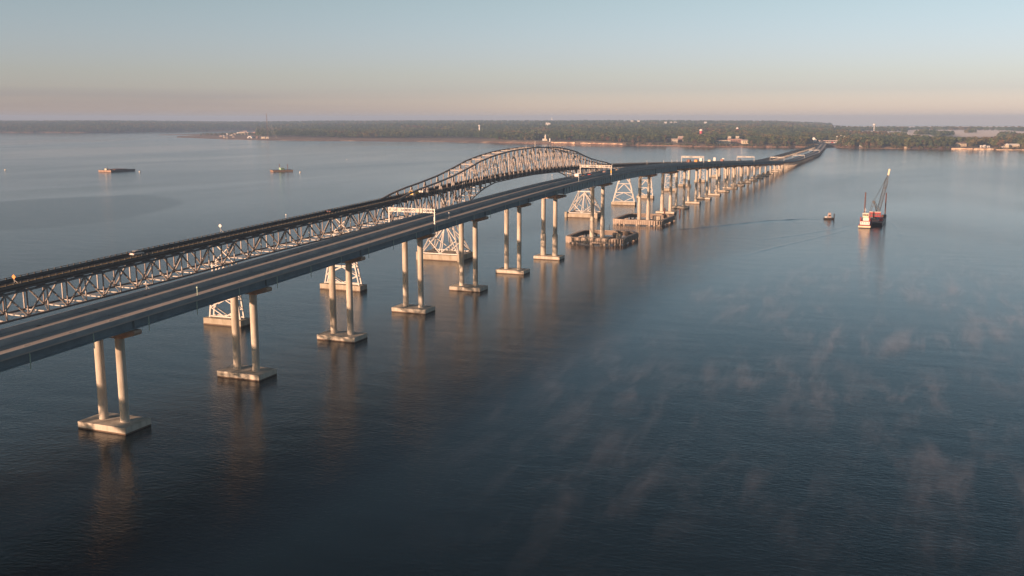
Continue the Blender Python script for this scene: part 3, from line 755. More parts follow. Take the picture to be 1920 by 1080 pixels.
# the front row: trees one can tell apart
n_tree = 0; u = 928.0; rt = random.Random(5)
while u < 1990 and n_tree < 296:
    u += rt.uniform(2.2, 4.9)
    r = interp(FIELD, u) + rt.choice([2, 6, 18, 34]) + rt.uniform(0, 10)
    if blocked(u, r): r = r + 0; 
    if blocked(u, r): continue
    Y = r0(u) + r; x, y = ground(u, Y); z = land_h(u, Y)
    pn = 0.62 if u < 1300 else (0.25 if u < 1560 else 0.22)
    k = rt.choice([0, 1]) if rt.random() < pn else rt.choice([2, 3, 3, 4, 2] if u < 1600 else [2, 3, 2, 3, 4, 5])
    H = rt.uniform(17, 23) if k < 2 else rt.uniform(11, 19)
    if u > 1600: H *= 1.12
    if r < interp(FIELD, u) + 14: H *= 0.72
    cm, tm, nm, on = KINDS[k]
    t = empty(on, (x, y, z - 0.3), rt.uniform(0, 6.28)); t.scale = (H * rt.uniform(0.95, 1.3), H * rt.uniform(0.95, 1.3), H)
    c = bpy.data.objects.new('crown', cm); col.objects.link(c); c.parent = t
    c = bpy.data.objects.new('trunk', tm); col.objects.link(c); c.parent = t
    sec = section(u)
    tag(t, f'{nm} {sec}', 'tree', f'{nm}s {sec}'); n_tree += 1
u = 560.0

# the woods behind: instanced stuff
def scatter_forest(name, pts, kinds_w):
    """pts: list of (x, y, z, height, kind)"""
    for k in range(len(KINDS)):
        P = [p for p in pts if p[4] == k]
        if not P: continue
        me = bpy.data.meshes.new(name); me.from_pydata([p[:3] for p in P], [], [])
        at_ = me.attributes.new('tree_h', 'FLOAT', 'POINT'); at_.data.foreach_set('value', [p[3] for p in P])
        ar = me.attributes.new('tree_r', 'FLOAT', 'POINT'); ar.data.foreach_set('value', [random.uniform(0, 6.28) for p in P])
        o = bpy.data.objects.new(name, me); col.objects.link(o); o['kind'] = 'stuff'
        o['label'] = ['dark pine wood covering the land behind the far shore', 'green pine wood covering the land behind the far shore', 'green leafy wood covering the land behind the far shore',
                      'olive brown autumn wood covering the land behind the far shore', 'rusty autumn trees scattered through the far wood', 'dark leafy wood covering the land behind the far shore'][k]
        src = bpy.data.objects.new('wood_tree_source', KINDS[k][0])
        ng = bpy.data.node_groups.new('scatter', 'GeometryNodeTree')
        ng.interface.new_socket('Geometry', in_out='INPUT', socket_type='NodeSocketGeometry'); ng.interface.new_socket('Geometry', in_out='OUTPUT', socket_type='NodeSocketGeometry')
        N, L = ng.nodes, ng.links
        gi, go = N.new('NodeGroupInput'), N.new('NodeGroupOutput')
        ip = N.new('GeometryNodeInstanceOnPoints'); oi = N.new('GeometryNodeObjectInfo'); oi.inputs[0].default_value = src; oi.inputs['As Instance'].default_value = True
        ah = N.new('GeometryNodeInputNamedAttribute'); ah.data_type = 'FLOAT'; ah.inputs[0].default_value = 'tree_h'
        aa = N.new('GeometryNodeInputNamedAttribute'); aa.data_type = 'FLOAT'; aa.inputs[0].default_value = 'tree_r'
        cs = N.new('ShaderNodeCombineXYZ'); cr_ = N.new('ShaderNodeCombineXYZ')
        mw = N.new('ShaderNodeMath'); mw.operation = 'MULTIPLY'; mw.inputs[1].default_value = 1.25
        L.new(ah.outputs[0], mw.inputs[0]); L.new(mw.outputs[0], cs.inputs[0]); L.new(mw.outputs[0], cs.inputs[1]); L.new(ah.outputs[0], cs.inputs[2])
        L.new(aa.outputs[0], cr_.inputs[2])
        L.new(gi.outputs[0], ip.inputs['Points']); L.new(oi.outputs['Geometry'], ip.inputs['Instance']); L.new(cs.outputs[0], ip.inputs['Scale']); L.new(cr_.outputs[0], ip.inputs['Rotation'])
        L.new(ip.outputs[0], go.inputs[0])
        md = o.modifiers.new('scatter', 'NODES'); md.node_group = ng
def pick(u, Y, near):
    v = fnoise(u * 0.02 + Y * 0.001, Y * 0.002, 6) + rt.gauss(0, 0.33)
    if u < 480: return 0 if v < -0.2 else (2 if v < 0.3 else (3 if v < 0.8 else 5))
    if u < 1300: return 0 if v < -0.1 else (1 if v < 0.35 else (2 if v < 0.7 else (3 if v < 1.05 else 4)))
    return 5 if v < -0.35 else (2 if v < 0.25 else (3 if v < 0.7 else (0 if v < 0.95 else 4)))
fp = []
def fill(u0, u1, rf, a, b, step, hf, hmin, hmax):
    """trees on the ground between distances a and b behind the shore"""
    r = a
    while r < b:
        st = step * (1 + r / 1500.0)
        u = u0 + rt.uniform(0, 2)
        while u < u1:
            Yb = rf(u) + r + rt.uniform(-0.5, 0.5) * st * 2.2
            if rf is r0 and (r < interp(FIELD, u) + 12 or blocked(u, Yb - rf(u))): u += st / Yb * 1871 * 1.2; continue
            if u > 1590 and (330 if u > 1740 else 520) < r < 2900 and fnoise(u * 0.021, Yb * 0.0021, 5) < (0.42 if u > 1700 else 0.1) + 0.2 * math.sin(r * 0.004): u += st / Yb * 1871; continue
            x, y = ground(u, Yb)
            H = rt.uniform(hmin, hmax) * (1 + min(0.25, r / 9000.0))
            fp.append((x, y, hf(u, Yb) - 0.5, H, pick(u, Yb, r < 400)))
            u += st / Yb * 1871 * rt.uniform(0.8, 1.35)
        r += st * 1.7
fill(482, 1560, r0, 14, 6000, 10.5, land_h, 15, 22)
fill(1560, 2080, r0, 14, 3500, 10.5, land_h, 15, 22)
fill(-140, 520, rl, 8, 4300, 13, left_h, 14, 22)
# shrubs on the bank at the water's edge
for _ in range(1500):
    u = rt.uniform(1175, 1990); Y = r0(u) + rt.uniform(3, 16); x, y = ground(u, Y)
    if 1786 < u < 1870 or 1535 < u < 1566 or fnoise(u * 0.11, 0, 7) < -0.15: continue
    fp.append((x, y, land_h(u, Y) - 0.4, rt.uniform(2.5, 6.5), rt.choice([2, 3, 3, 4, 1])))
# thin line of low growth on the point
for _ in range(420):
    u = rt.uniform(372, 480); Y = r0(u) + rt.uniform(0.45, 0.8) * (spit_back(u) - r0(u)); x, y = ground(u, Y)
    if rt.random() < (u - 350) / 130: fp.append((x, y, spit_h(u, Y) - 0.3, rt.uniform(4, 11), rt.choice([0, 1, 2, 3])))
scatter_forest('woodland', fp, None)
print('forest points', len(fp), 'front trees', n_tree)

# ------------------------------------------------------------------ things on the bridges
def rail_post_z(s): return new_top(s)
M_board = mat('sign_board_paint', (0.52, 0.49, 0.42), 0.6, c2=(0.42, 0.39, 0.34), nscale=1)
def gantry(s, label, cabinet):
    """overhead lane signal frame"""
    z = new_z(s); x = new_x(s); g = empty('sign_gantry', (x, s, z)); HH = 6.6
    for k in (-1, 1):
        b = MB(); b.bar((k * 9.75, 0, -3.2 if k > 0 else -0.3), (k * 9.75, 0, HH), 0.36); b.box(k * 9.75 - 0.3, k * 9.75 + 0.3, -0.3, 0.3, PAR + 0.01, PAR + 0.25)
        b.build('post', M_galv, g)
    for zz in (HH - 0.05, HH - 1.45):
        MB().bar((-9.75, 0, zz), (9.75, 0, zz), 0.22).build('beam_chord', M_galv, g)
    lb = MB()
    for i in range(13):
        x0 = -9.6 + i * 1.48; lb.bar((x0, 0, HH - (0.1 if i % 2 else 1.4)), (x0 + 1.48, 0, HH - (1.4 if i % 2 else 0.1)), 0.09)
    stuff(lb.build('beam_lacing', M_galv, g))
    # signal boards facing the traffic (-Y) : pale boards with dark faces
    lay = [(-8.3, 1.1, 0), (-7.0, 1.2, 1), (-5.2, 1.7, 0), (-3.6, 1.1, 1), (-2.2, 1.2, 2), (-0.7, 1.2, 2), (0.9, 1.2, 1), (2.6, 1.7, 0), (4.2, 0.9, 0), (5.6, 1.2, 1), (7.2, 1.2, 2), (8.5, 1.0, 1)]
    for u, w, kind in lay:
        p = MB().box(u - w / 2, u + w / 2, -0.34, -0.16, HH - 1.5, HH + 0.05).build('sign_board', M_board if kind == 0 else M_white, g)
        if kind:
            q = MB()
            if kind == 1:       # ring shaped signal
                for i in range(8):
                    a0 = math.pi * i / 4; q.box(u + 0.34 * math.cos(a0) - 0.15, u + 0.34 * math.cos(a0) + 0.15, -0.37, -0.343, HH - 0.73 + 0.38 * math.sin(a0) - 0.15, HH - 0.73 + 0.38 * math.sin(a0) + 0.15)
                stuff(q.build('signal_lamps', M_dgrey, p))
            else:
                q.box(u - 0.5, u + 0.5, -0.37, -0.343, HH - 1.3, HH - 0.18).build('signal_face', M_dgrey, p)
    if cabinet:
        MB().box(9.5, 10.0, -0.35, 0.35, PAR + 1.0, PAR + 2.6).build('cabinet', M_yel if cabinet == 2 else M_white, g)
    tag(g, label, 'sign gantry', 'overhead sign gantries across the new bridge')
gantry(334, 'nearest overhead sign gantry, in front of the steel truss, white cabinet on its right post', 1)
gantry(573, 'overhead sign gantry atop the rise with a yellow box on its right post', 2)
gantry(861, 'third overhead sign gantry, standing on the crest line beside two trucks', 0)
gantry(1163, 'fourth overhead sign gantry, small on the far down slope of the bridge', 0)
gantry(1458, 'fifth overhead sign gantry, where the far bridge levels out over its last tall piers', 0)
gantry(1756, 'sixth overhead sign gantry, on the low far stretch above the water', 0)
gantry(2052, 'farthest overhead sign gantry, close to the toll plaza shore', 0)

def post(x, s, z, h, label, m=M_galv, arm=0.8):
    o = empty('marker_post', (x, s, z)); MB().cyl((0, 0, 0), (0, 0, h), 0.09, n=8).build('pole', m, o)
    MB().box(-0.16, 0.16, -0.16, 0.16, h + 0.002, h + 0.35).build('head', m, o)
    if arm: MB().bar((0, 0, h * 0.55), (arm, 0.2, 0.15), 0.07).build('stay', m, o)
    tag(o, label, 'post', 'slim posts standing along the bridge parapets')
XL, XR = lambda s: new_x(s) - HW + 0.12, lambda s: new_x(s) + HW - 0.12
post(XR(199), 199, new_top(199), 1.9, 'pale green slim post on the right parapet left of the second column pair', M_pgrn, 0)
post(XL(201), 201, new_top(201), 1.7, 'white slim post on the left parapet of the new bridge near the left edge')
post(XR(348), 348, new_top(348), 2.2, 'white slim post on the right parapet just past the nearest sign gantry', M_white, 0)
post(XR(512), 512, new_top(512), 2.4, 'white slim post on the right parapet before the yellow boxed gantry', M_white, 0)
post(XL(520), 520, new_top(520), 2.6, 'white slim post on the left parapet below the middle of the steel arch')
for s_, w_ in ((640, 'first post past the yellow boxed gantry'), (735, 'second post past the yellow boxed gantry')):
    post(XL(s_), s_, new_top(s_), 2.8, f'white slim post on the left parapet, {w_}')
for s_, w_ in ((790, 'first of three small white posts before the third gantry'), (820, 'second of three small white posts before the third gantry'), (840, 'last of three small white posts before the third gantry')):
    post(XL(s_), s_, new_top(s_), 2.0, w_, M_white, 0)

def diamond(x, s, z, h, m, label):
    o = empty('road_sign', (x, s, z)); MB().cyl((0, 0, 0), (0, 0, h), 0.07, n=8).build('pole', M_galv, o)
    k = 0.72; MB().prism([(0, h - k), (k, h), (0, h + k), (-k, h)], 'y', -0.12, -0.075).build('sign_plate', m, o)
    MB().bar((0, 0, h * 0.5), (0.9, 0.3, 0.0), 0.08).build('stay', M_galv, o)
    tag(o, label, 'road sign')
diamond(OX + DW - 0.1, 193.5, old_z(193.5) + 1.17, 1.7, M_ora, 'orange diamond road sign on the near railing of the old bridge at the left edge')
diamond(OX - DW + 0.1, 291, old_z(291) + 1.17, 2.3, M_white, 'white diamond road sign standing above the far railing of the old bridge')
post(OX - DW + 0.12, 332, old_z(332) + 1.17, 1.3, 'short white post on the far railing of the old bridge before the arch', M_white, 0)

def wheels(root, L, W, r, xs):
    for sy in xs:
        for k in (-1, 1):
            t = MB().cyl((k * (W / 2 - 0.22), sy, r), (k * (W / 2 + 0.01), sy, r), r, n=14).build('wheel', M_black, root)
            MB().cyl((k * (W / 2 + 0.012), sy, r), (k * (W / 2 + 0.03), sy, r), r * 0.55, n=10).build('rim', M_galv, t)
def car(loc, rz, m, label, suv=False):
    o = empty('car', loc, rz); L, W, H = 4.7, 1.85, 1.45 if not suv else 1.75
    body = [(-2.3, 0.35), (2.3, 0.35), (2.35, 0.72), (1.2, 0.92), (-1.75, 0.95), (-2.33, 0.86)]
    MB().prism(body, 'x', -W / 2, W / 2).build('body', m, o)
    b = MB(); pr_ = [(1.15, 0.90), (0.35, H - 0.03), (-1.35, H - 0.03), (-1.95, 0.93)]
    vs = [(-W / 2 + 0.08, y, z) if z < 1 else (-W / 2 + 0.26, y, z) for y, z in pr_] + [(W / 2 - 0.08, y, z) if z < 1 else (W / 2 - 0.26, y, z) for y, z in pr_]
    b.add(vs, [(0, 1, 2, 3), (7, 6, 5, 4), (0, 4, 5, 1), (1, 5, 6, 2), (2, 6, 7, 3)]); b.build('window', M_glass, o)
    MB().box(-W / 2 + 0.24, W / 2 - 0.24, -1.38, 0.38, H - 0.028, H + 0.02).build('roof', m, o)
    wheels(o, L, W, 0.33, (-1.4, 1.45))
    for k in (-1, 1):
        MB().box(k * 0.68 - 0.2, k * 0.68 + 0.2, 2.33, 2.38, 0.55, 0.72).build('headlight', M_cream, o)
        MB().box(k * 0.68 - 0.2, k * 0.68 + 0.2, -2.36, -2.32, 0.62, 0.84).build('tail_light', M_red, o)
    tag(o, label, 'car'); return o
def truck(loc, rz, mc, mb_, label, L=8.0, H=3.3, cat='truck'):
    o = empty('truck', loc, rz); W = 2.4
    MB().box(-W / 2 + 0.2, W / 2 - 0.2, -L / 2, L / 2 - 0.2, 0.5, 0.85).build('chassis', M_dgrey, o)
    MB().box(-W / 2, W / 2, -L / 2, L / 2 - 2.3, 0.86, H).build('cargo_box', mb_, o)
    c = MB().prism([(L / 2 - 2.1, 0.86), (L / 2, 0.86), (L / 2, 1.7), (L / 2 - 0.45, 2.6), (L / 2 - 2.1, 2.6)], 'x', -W / 2 + 0.08, W / 2 - 0.08).build('cab', mc, o)
    MB().prism([(L / 2 - 0.03, 1.74), (L / 2 + 0.02, 1.74), (L / 2 - 0.38, 2.5), (L / 2 - 0.45, 2.5)], 'x', -W / 2 + 0.3, W / 2 - 0.3).build('windscreen', M_glass, c)
    wheels(o, L, W, 0.48, (-L / 2 + 1.3, L / 2 - 1.2))
    tag(o, label, cat); return o
# old bridge traffic
g1 = (OX - 0.6)
car((OX - 1.8, 246, old_z(246) + 0.01), 0, M_white, 'white car driving up the old bridge over the near truss')
car((OX - 1.7, 362, old_z(362) + 0.01), 0, M_black, 'dark car on the old bridge near the foot of the steel arch')
truck((OX + 1.9, 431, old_z(431) + 0.01), math.pi, M_yel, M_yel, 'small yellow truck entering the steel arch on the old bridge', 5.6, 2.4)
truck((OX + 1.9, 442, old_z(442) + 0.01), math.pi, M_white, M_roofp, 'pinkish white box truck behind the yellow truck under the arch portal', 6.5, 3.0)
# new bridge works traffic on the crest
zz = lambda s: new_z(s) + 0.012
truck((new_x(556) - 5.5, 556, zz(556)), 0, M_white, M_white, 'white work truck parked on the new bridge before the yellow boxed gantry', 6.6, 2.4)
car((new_x(568) - 5.7, 568, zz(568)), 0, M_black, 'black car parked behind the white work truck on the bridge rise')
car((new_x(580) - 5.5, 580, zz(580)), 0, M_red, 'red car under the yellow boxed gantry')
car((new_x(612) - 5.6, 612, zz(612)), 0, M_roofp, 'pale car just past the yellow boxed gantry')
car((new_x(640) - 5.4, 640, zz(640)), 0, M_cream, 'cream car on the left lanes short of the crest', True)
truck((new_x(872) - 5.4, 872, zz(872)), 0, M_dgrey, M_brick, 'dark brown truck under the third gantry on the crest', 8, 3.5)
truck((new_x(892) - 2.6, 892, zz(892)), 0, M_ora, M_ora, 'orange truck just right of the dark brown truck', 8, 3.4)
car((new_x(930) - 4.9, 930, zz(930)), 0, M_white, 'white car beyond the orange truck', True)
truck((new_x(968) - 4.9, 968, zz(968)), 0, M_white, M_cream, 'white and cream truck in the middle of the far crest', 7, 3.0)
truck((new_x(1036) - 4.6, 1036, zz(1036)), 0, M_brick, M_brick, 'reddish brown truck between the third and fourth gantries', 8, 3.3)
car((new_x(1098) - 5.0, 1098, zz(1098)), 0, M_white, 'white van shaped car short of the fourth gantry', True)
truck((new_x(1150) - 4.4, 1150, zz(1150)), 0, M_dgrey, M_dgrey, 'dark truck under the fourth gantry', 7, 3.2)
car((new_x(1500) - 4.4, 1500, zz(1500)), 0, M_red, 'red car past the fifth gantry on the low stretch')
def board(s, u, h, label):
    o = empty('message_board', (new_x(s) + u, s, zz(s))); MB().bar((0, 0, 0), (0, 0, 1.6), 0.14).build('mast', M_galv, o)
    MB().box(-1.1, 1.1, -0.1, 0.1, 1.6, 1.6 + h).build('panel', M_white, o); MB().box(-0.9, 0.9, -0.6, 0.6, 0.25, 0.8).build('trailer', M_white, o); tag(o, label, 'message board')
board(938, -8.0, 3.0, 'tall white message board beside the white car on the crest')
board(1010, -8.0, 3.4, 'white message board on a tall mast, middle one on the crest')
board(1060, -8.0, 2.6, 'pinkish white message board nearest to the fourth gantry')

# ------------------------------------------------------------------ fender rings round two piers
M_sheetd = mat('dark_sheet_pile', (0.27, 0.21, 0.17), 0.85, c2=(0.18, 0.135, 0.11), nscale=0.5, coord='World')
M_pile = mat('weathered_pile', (0.48, 0.40, 0.33), 0.85, c2=(0.30, 0.23, 0.185), nscale=0.4, coord='World')
def fender(s, xc, hx, hy, cut, label):
    o = empty('pier_fender', (xc, s, 0)); zt, zb = 3.9, 0.9
    P = []
    for cx_, cy_, a0 in ((hx - cut, -hy + cut, -90), (hx - cut, hy - cut, 0), (-hx + cut, hy - cut, 90), (-hx + cut, -hy + cut, 180)):
        for i in range(5): a_ = R(a0 + 22.5 * i); P.append((cx_ + cut * math.cos(a_) ** 1 * 1.0, cy_ + cut * math.sin(a_)))
    def ring(z0, z1, w, name, m, par=o):
        vs, fs = [], []; n = len(P)
        for (px_, py_) in P:
            l = math.hypot(px_, py_); ix, iy = px_ * (1 - w / hx), py_ * (1 - w / hy)
            vs += [(px_, py_, z0), (px_, py_, z1), (ix, iy, z1), (ix, iy, z0)]
        for i in range(n):
            a, b = i * 4, ((i + 1) % n) * 4
            for j in range(4): fs.append((a + j, a + (j + 1) % 4, b + (j + 1) % 4, b + j))
        mb = MB(); mb.add(vs, fs); return mb.build(name, m, par)
    ring(zt - 0.4, zt, 2.0, 'cap_ring', M_pile); ring(zb, zt - 0.403, 0.6, 'sheet_wall', M_sheetd)
    pl = MB()
    for i in range(len(P)):
        a, b = Vector((*P[i], 0)), Vector((*P[(i + 1) % len(P)], 0)); L = (b - a).length; d = (b - a) / L; nn = Vector((d.y, -d.x, 0))
        k = max(1, int(round(L / 1.45)))
        for j in range(k):
            p = a + d * (L * (j + 0.5) / k) + nn * 0.1; pl.bar((p.x, p.y, -0.5 if j % 6 == 0 else 0.85), (p.x, p.y, zt - 0.41), 1.12, 0.36)
    stuff(pl.build('fender_piles', M_pile, o))
    MB().box(-9.3, 9.3, -6.3, 6.3, -1, 1.74).build('platform', M_wet, o)
    MB().box(9.8, 12.6, -4.6, -1.8, 0.5, 5.0).build('equipment_cabinet', M_foot, o)
    MB().box(-3.6 + 9.0, -1.4 + 9.0, 3.0, 6.0, 1.0, 4.4).build('equipment_cabinet', M_dgrey, o)
    for k, (a, b) in enumerate(((-hx + 2.6, hy - 1.4), (-2.0, hy - 0.4))):
        MB().cyl((a, b, zt), (a, b, zt + (2.4 if k == 0 else 3.6)), 0.16, n=8).build('marker_pole', M_black, o)
    tag(o, label, 'pier fender', 'sheet pile fender rings round the channel piers')
fender(578, -171.5, 18.3, 22.0, 8.5, 'nearer octagonal ring of rusty sheet piles round a pair of bridge columns')
fender(693, -174.5, 18.0, 25.0, 9.0, 'farther octagonal ring of rusty sheet piles with a dark slope inside')
p_ = empty('channel_pile', (-166.5, 722, 0)); MB().cyl((0, 0, -1), (0, 0, 8.2), 0.55, n=10).build('pile', M_rust, p_); tag(p_, 'dark red pile standing in the water right behind the farther pile ring', 'pile')
p_ = empty('channel_pile', (-162.5, 757, 0)); MB().cyl((0, 0, -1), (0, 0, 4.6), 0.6, n=10).build('pile', M_rust, p_); tag(p_, 'red pile at the right end of the third pile cap behind the rings', 'pile')

# ------------------------------------------------------------------ craft on the water
def hull(L, W, z0, z1, rake, m, name, parent, bow=0.0):
    """barge hull along Y with raked ends"""
    b = MB(); pr_ = [(-L / 2, z1), (L / 2, z1), (L / 2 - rake, z0), (-L / 2 + rake, z0)]
    b.prism(pr_, 'x', -W / 2, W / 2); return b.build(name, m, parent)
CR = Vector((-20.0, 752.0, 0)); CRZ = R(-2)
cb = empty('crane_barge', CR, CRZ)
hull(50, 13, -1.0, 2.3, 2.5, M_hull, 'hull', cb)
MB().box(-6.4, 6.4, -24.0, 24.0, 2.301, 2.5).build('deck_plate', M_dgrey, cb)
for (u, v, h) in ((-6.2, -14, 22.5), (6.0, 14, 20.5)):
    MB().cyl((u, v, -2), (u, v, h), 0.42, n=12).build('spud', M_rust, cb)
    MB().box(u - 1.0, u + 1.0, v - 1.0, v + 1.0, 2.5, 4.6).build('spud_well', M_dgrey, cb)
for i, (u, v, w, d, h, m) in enumerate(((-4.4, 8, 2.4, 6, 2.4, M_cream), (5.0, -12, 2.2, 5, 2.2, M_red), (-4, 17, 3, 3, 1.6, M_yel), (4.5, 20, 2.5, 3.5, 1.5, M_rust))):
    MB().box(u - w / 2, u + w / 2, v - d / 2, v + d / 2, 2.502, 2.5 + h).build('deck_locker', m, cb)
tag(cb, 'long black work barge with two tall rusty spud poles, carrying the lattice crane', 'barge')
def W(u, v, z): # point on the barge
    c, s_ = math.cos(CRZ), math.sin(CRZ); return (CR.x + u * c - v * s_, CR.y + u * s_ + v * c, z)
cr_ = empty('crawler_crane', W(-2.4, -1, 2.5), CRZ)
for k in (-1, 1): MB().prism([(-3.6, 0.3), (-3.0, 0), (3.0, 0), (3.6, 0.3), (3.6, 1.0), (3.0, 1.4), (-3.0, 1.4), (-3.6, 1.0)], 'x', k * 2.6 - 0.55, k * 2.6 + 0.55).build('crawler_track', M_black, cr_)
MB().box(-2.0, 2.0, -2.2, 2.2, 1.0, 1.9).build('carbody', M_dgrey, cr_)
up = MB().box(-1.2, 6.4, -2.3, 2.3, 1.95, 5.2).build('crane_house', M_red, cr_)
MB().box(-1.3, 6.5, -2.4, 2.4, 5.202, 5.55).build('house_roof', M_white, up)
for i in range(5): MB().box(-0.7 + i * 1.45, 0.1 + i * 1.45, -2.36, -2.31, 2.7, 4.3).build('louvre', M_dgrey, up)
MB().box(1.0, 3.2, 2.4, 4.6, 2.2, 5.0).build('operator_cab', M_white, cr_)
def lattice(name, a, b, w, n, m, par, up=(0, 1, 0)):
    a, b = Vector(a), Vector(b); d = (b - a).normalized(); sx = d.cross(Vector(up)).normalized(); sy = sx.cross(d).normalized(); mb = MB()
    def cn(t):
        p = a + (b - a) * t; ww = w * min(1.0, 0.35 + t * 5, 0.30 + (1 - t) * 3.2) / 2
        return [p + sx * (i * ww) + sy * (j * ww) for i, j in ((-1, -1), (1, -1), (1, 1), (-1, 1))]
    for k in range(n):
        A, B = cn(k / n), cn((k + 1) / n)
        for q in range(4):
            mb.bar(A[q], B[q], 0.26); mb.bar(A[q], B[(q + 1) % 4], 0.14); mb.bar(A[q], A[(q + 1) % 4], 0.14)
    return mb.build(name, m, par)
# boom leaning slightly right, away
lattice('boom', (4.0, 1.6, 3.4), (9.4, 7.0, 32.0), 2.0, 17, M_dgrey, cr_)
MB().bar((9.25, 6.85, 31.2), (9.9, 7.5, 35.6), 1.1).build('boom_head', M_cream, cr_)
for k in (-0.5, 0.5):
    MB().bar((-1.0 + k, 0, 5.5), (1.0 + k, 0.4, 12.6), 0.26).build('mast_leg', M_dgrey, cr_); MB().bar((5.4 + k, 0.2, 5.5), (1.2 + k, 0.6, 12.6), 0.34).build('mast_leg', M_dgrey, cr_)
MB().bar((3.3, 0.8, 5.5), (1.4, 0.4, 12.2), 0.6).build('gantry_post', M_dgrey, cr_)
MB().bar((-0.2, 0.1, 9.0), (4.3, 0.3, 9.0), 0.2).build('mast_tie', M_dgrey, cr_)
MB().box(0.2, 2.0, -0.5, 1.2, 11.6, 13.2).build('sheave_block', M_dgrey, cr_)
for k in (-0.4, 0.4):
    MB().bar((1.1 + k, 0.4, 13.0), (5.9, 4.2, 24.0), 0.10).build('pendant_line', M_dgrey, cr_)
    MB().bar((5.9, 4.2 + k * 0.3, 24.0), (9.2, 6.8, 32.0), 0.22).build('pendant_bar', M_dgrey, cr_)
MB().bar((9.9, 7.2, 32.0), (7.9, 5.2, 23.0), 0.08).build('hoist_line', M_dgrey, cr_)
MB().box(7.5, 8.3, 4.8, 5.6, 21.6, 23.0).build('hook_block', M_dgrey, cr_)
tag(cr_, 'tall lattice boom crane with a red house standing on the black barge', 'crane')
# push boat at the near end of the barge
tb = empty('push_boat', W(-3.8, -33.8, 0), CRZ)
hb = MB(); hb.prism([(-3.6, -7.6), (3.6, -7.6), (3.9, 5.0), (2.8, 8.2), (-2.8, 8.2), (-3.9, 5.0)], 'z', -1.0, 1.7); hb.build('hull', M_hull, tb)
MB().prism([(-3.7, -7.7), (3.7, -7.7), (4.0, 5.0), (2.9, 8.3), (-2.9, 8.3), (-4.0, 5.0)], 'z', 1.702, 2.1).build('bulwark', M_red, tb)
MB().box(-4.0, 4.0, -8.6, -7.72, 0.5, 1.5).build('stern_fender', M_cream, tb)
d1 = MB().box(-3.1, 3.1, -5.6, 4.6, 2.102, 4.3).build('deckhouse', M_white, tb)
for i in range(4): MB().cyl((-2.3 + 1.5 * i, -5.66, 3.3), (-2.3 + 1.5 * i, -5.61, 3.3), 0.32, n=12).build('porthole', M_glass, d1)
MB().box(-3.3, 3.3, -5.9, 4.9, 4.302, 4.6).build('upper_deck', M_red, tb)
d2 = MB().box(-2.3, 2.3, -3.0, 3.6, 4.602, 6.6).build('second_deckhouse', M_white, tb)
for k in (-1, 1): MB().box(k * 2.9 - 0.35, k * 2.9 + 0.35, -5.0, -3.8, 4.602, 7.2).build('funnel', M_red, tb)
d3 = MB().box(-1.9, 1.9, -1.5, 3.0, 6.602, 9.4).build('wheelhouse', M_cream, tb)
for i in range(3): MB().box(-1.6 + 1.15 * i, -0.65 + 1.15 * i, -1.55, -1.51, 7.9, 8.9).build('window', M_glass, d3)
MB().box(-2.2, 2.2, -1.8, 3.3, 9.402, 9.7).build('wheelhouse_roof', M_white, tb)
MB().cyl((-0.6, 0.5, 9.7), (-0.6, 0.5, 13.0), 0.1, n=8).build('mast', M_white, tb)
MB().bar((-1.6, 0.5, 11.6), (0.5, 0.5, 11.6), 0.12).build('radar', M_white, tb)
for k in (-1, 1): MB().box(k * 3.2 - 0.5, k * 3.2 + 0.5, 5.6, 6.6, 2.11, 4.5).build('push_knee', M_red, tb)
tag(tb, 'white and red push boat with a cream wheelhouse behind the crane barge', 'tugboat')
# small dark workboat
x_, y_ = sight(1554.5, 411)
wb_ = empty('workboat', (x_, y_, 0), R(-90 + YAW - 4))
MB().prism([(-1.7, -4.2), (1.7, -4.2), (1.8, 1.8), (0.9, 4.0), (-0.9, 4.0), (-1.8, 1.8)], 'z', -0.6, 1.2).build('hull', M_hull, wb_)
MB().box(-1.55, 1.55, -4.0, 3.2, 1.202, 1.35).build('deck', M_dgrey, wb_)
c_ = MB().prism([(-1.2, 1.36), (1.5, 1.36), (1.2, 4.0), (-0.9, 4.0)], 'x', -1.1, 1.1).build('cabin', M_roofp, wb_)
MB().box(-0.85, 0.85, -0.8, 1.1, 4.01, 5.3).build('wheelhouse', M_roofp, c_); MB().prism([(1.36, 2.6), (1.40, 2.6), (1.24, 3.6), (1.20, 3.6)], 'x', -0.9, 0.9).build('windscreen', M_glass, c_)
for k in (-1, 1): MB().prism([(-1.0, 2.5), (1.1, 2.5), (0.95, 3.5), (-0.8, 3.5)], 'x', k * 1.102 - 0.02, k * 1.102 + 0.02).build('window', M_glass, c_)
MB().box(-1.3, 1.3, -3.4, -1.7, 1.36, 2.3).build('engine_box', M_white, wb_)
MB().box(-0.45, 0.45, 3.6, 4.3, 0.2, 4.6).build('push_knee', M_hull, wb_)
MB().cyl((0, 0, 5.3), (0, 0, 7.0), 0.07, n=6).build('mast', M_dgrey, wb_)
wb_.scale = (0.9, 0.9, 0.9)
tag(wb_, 'small dark workboat with a white cabin trailing a long wake left of the crane barge', 'boat')
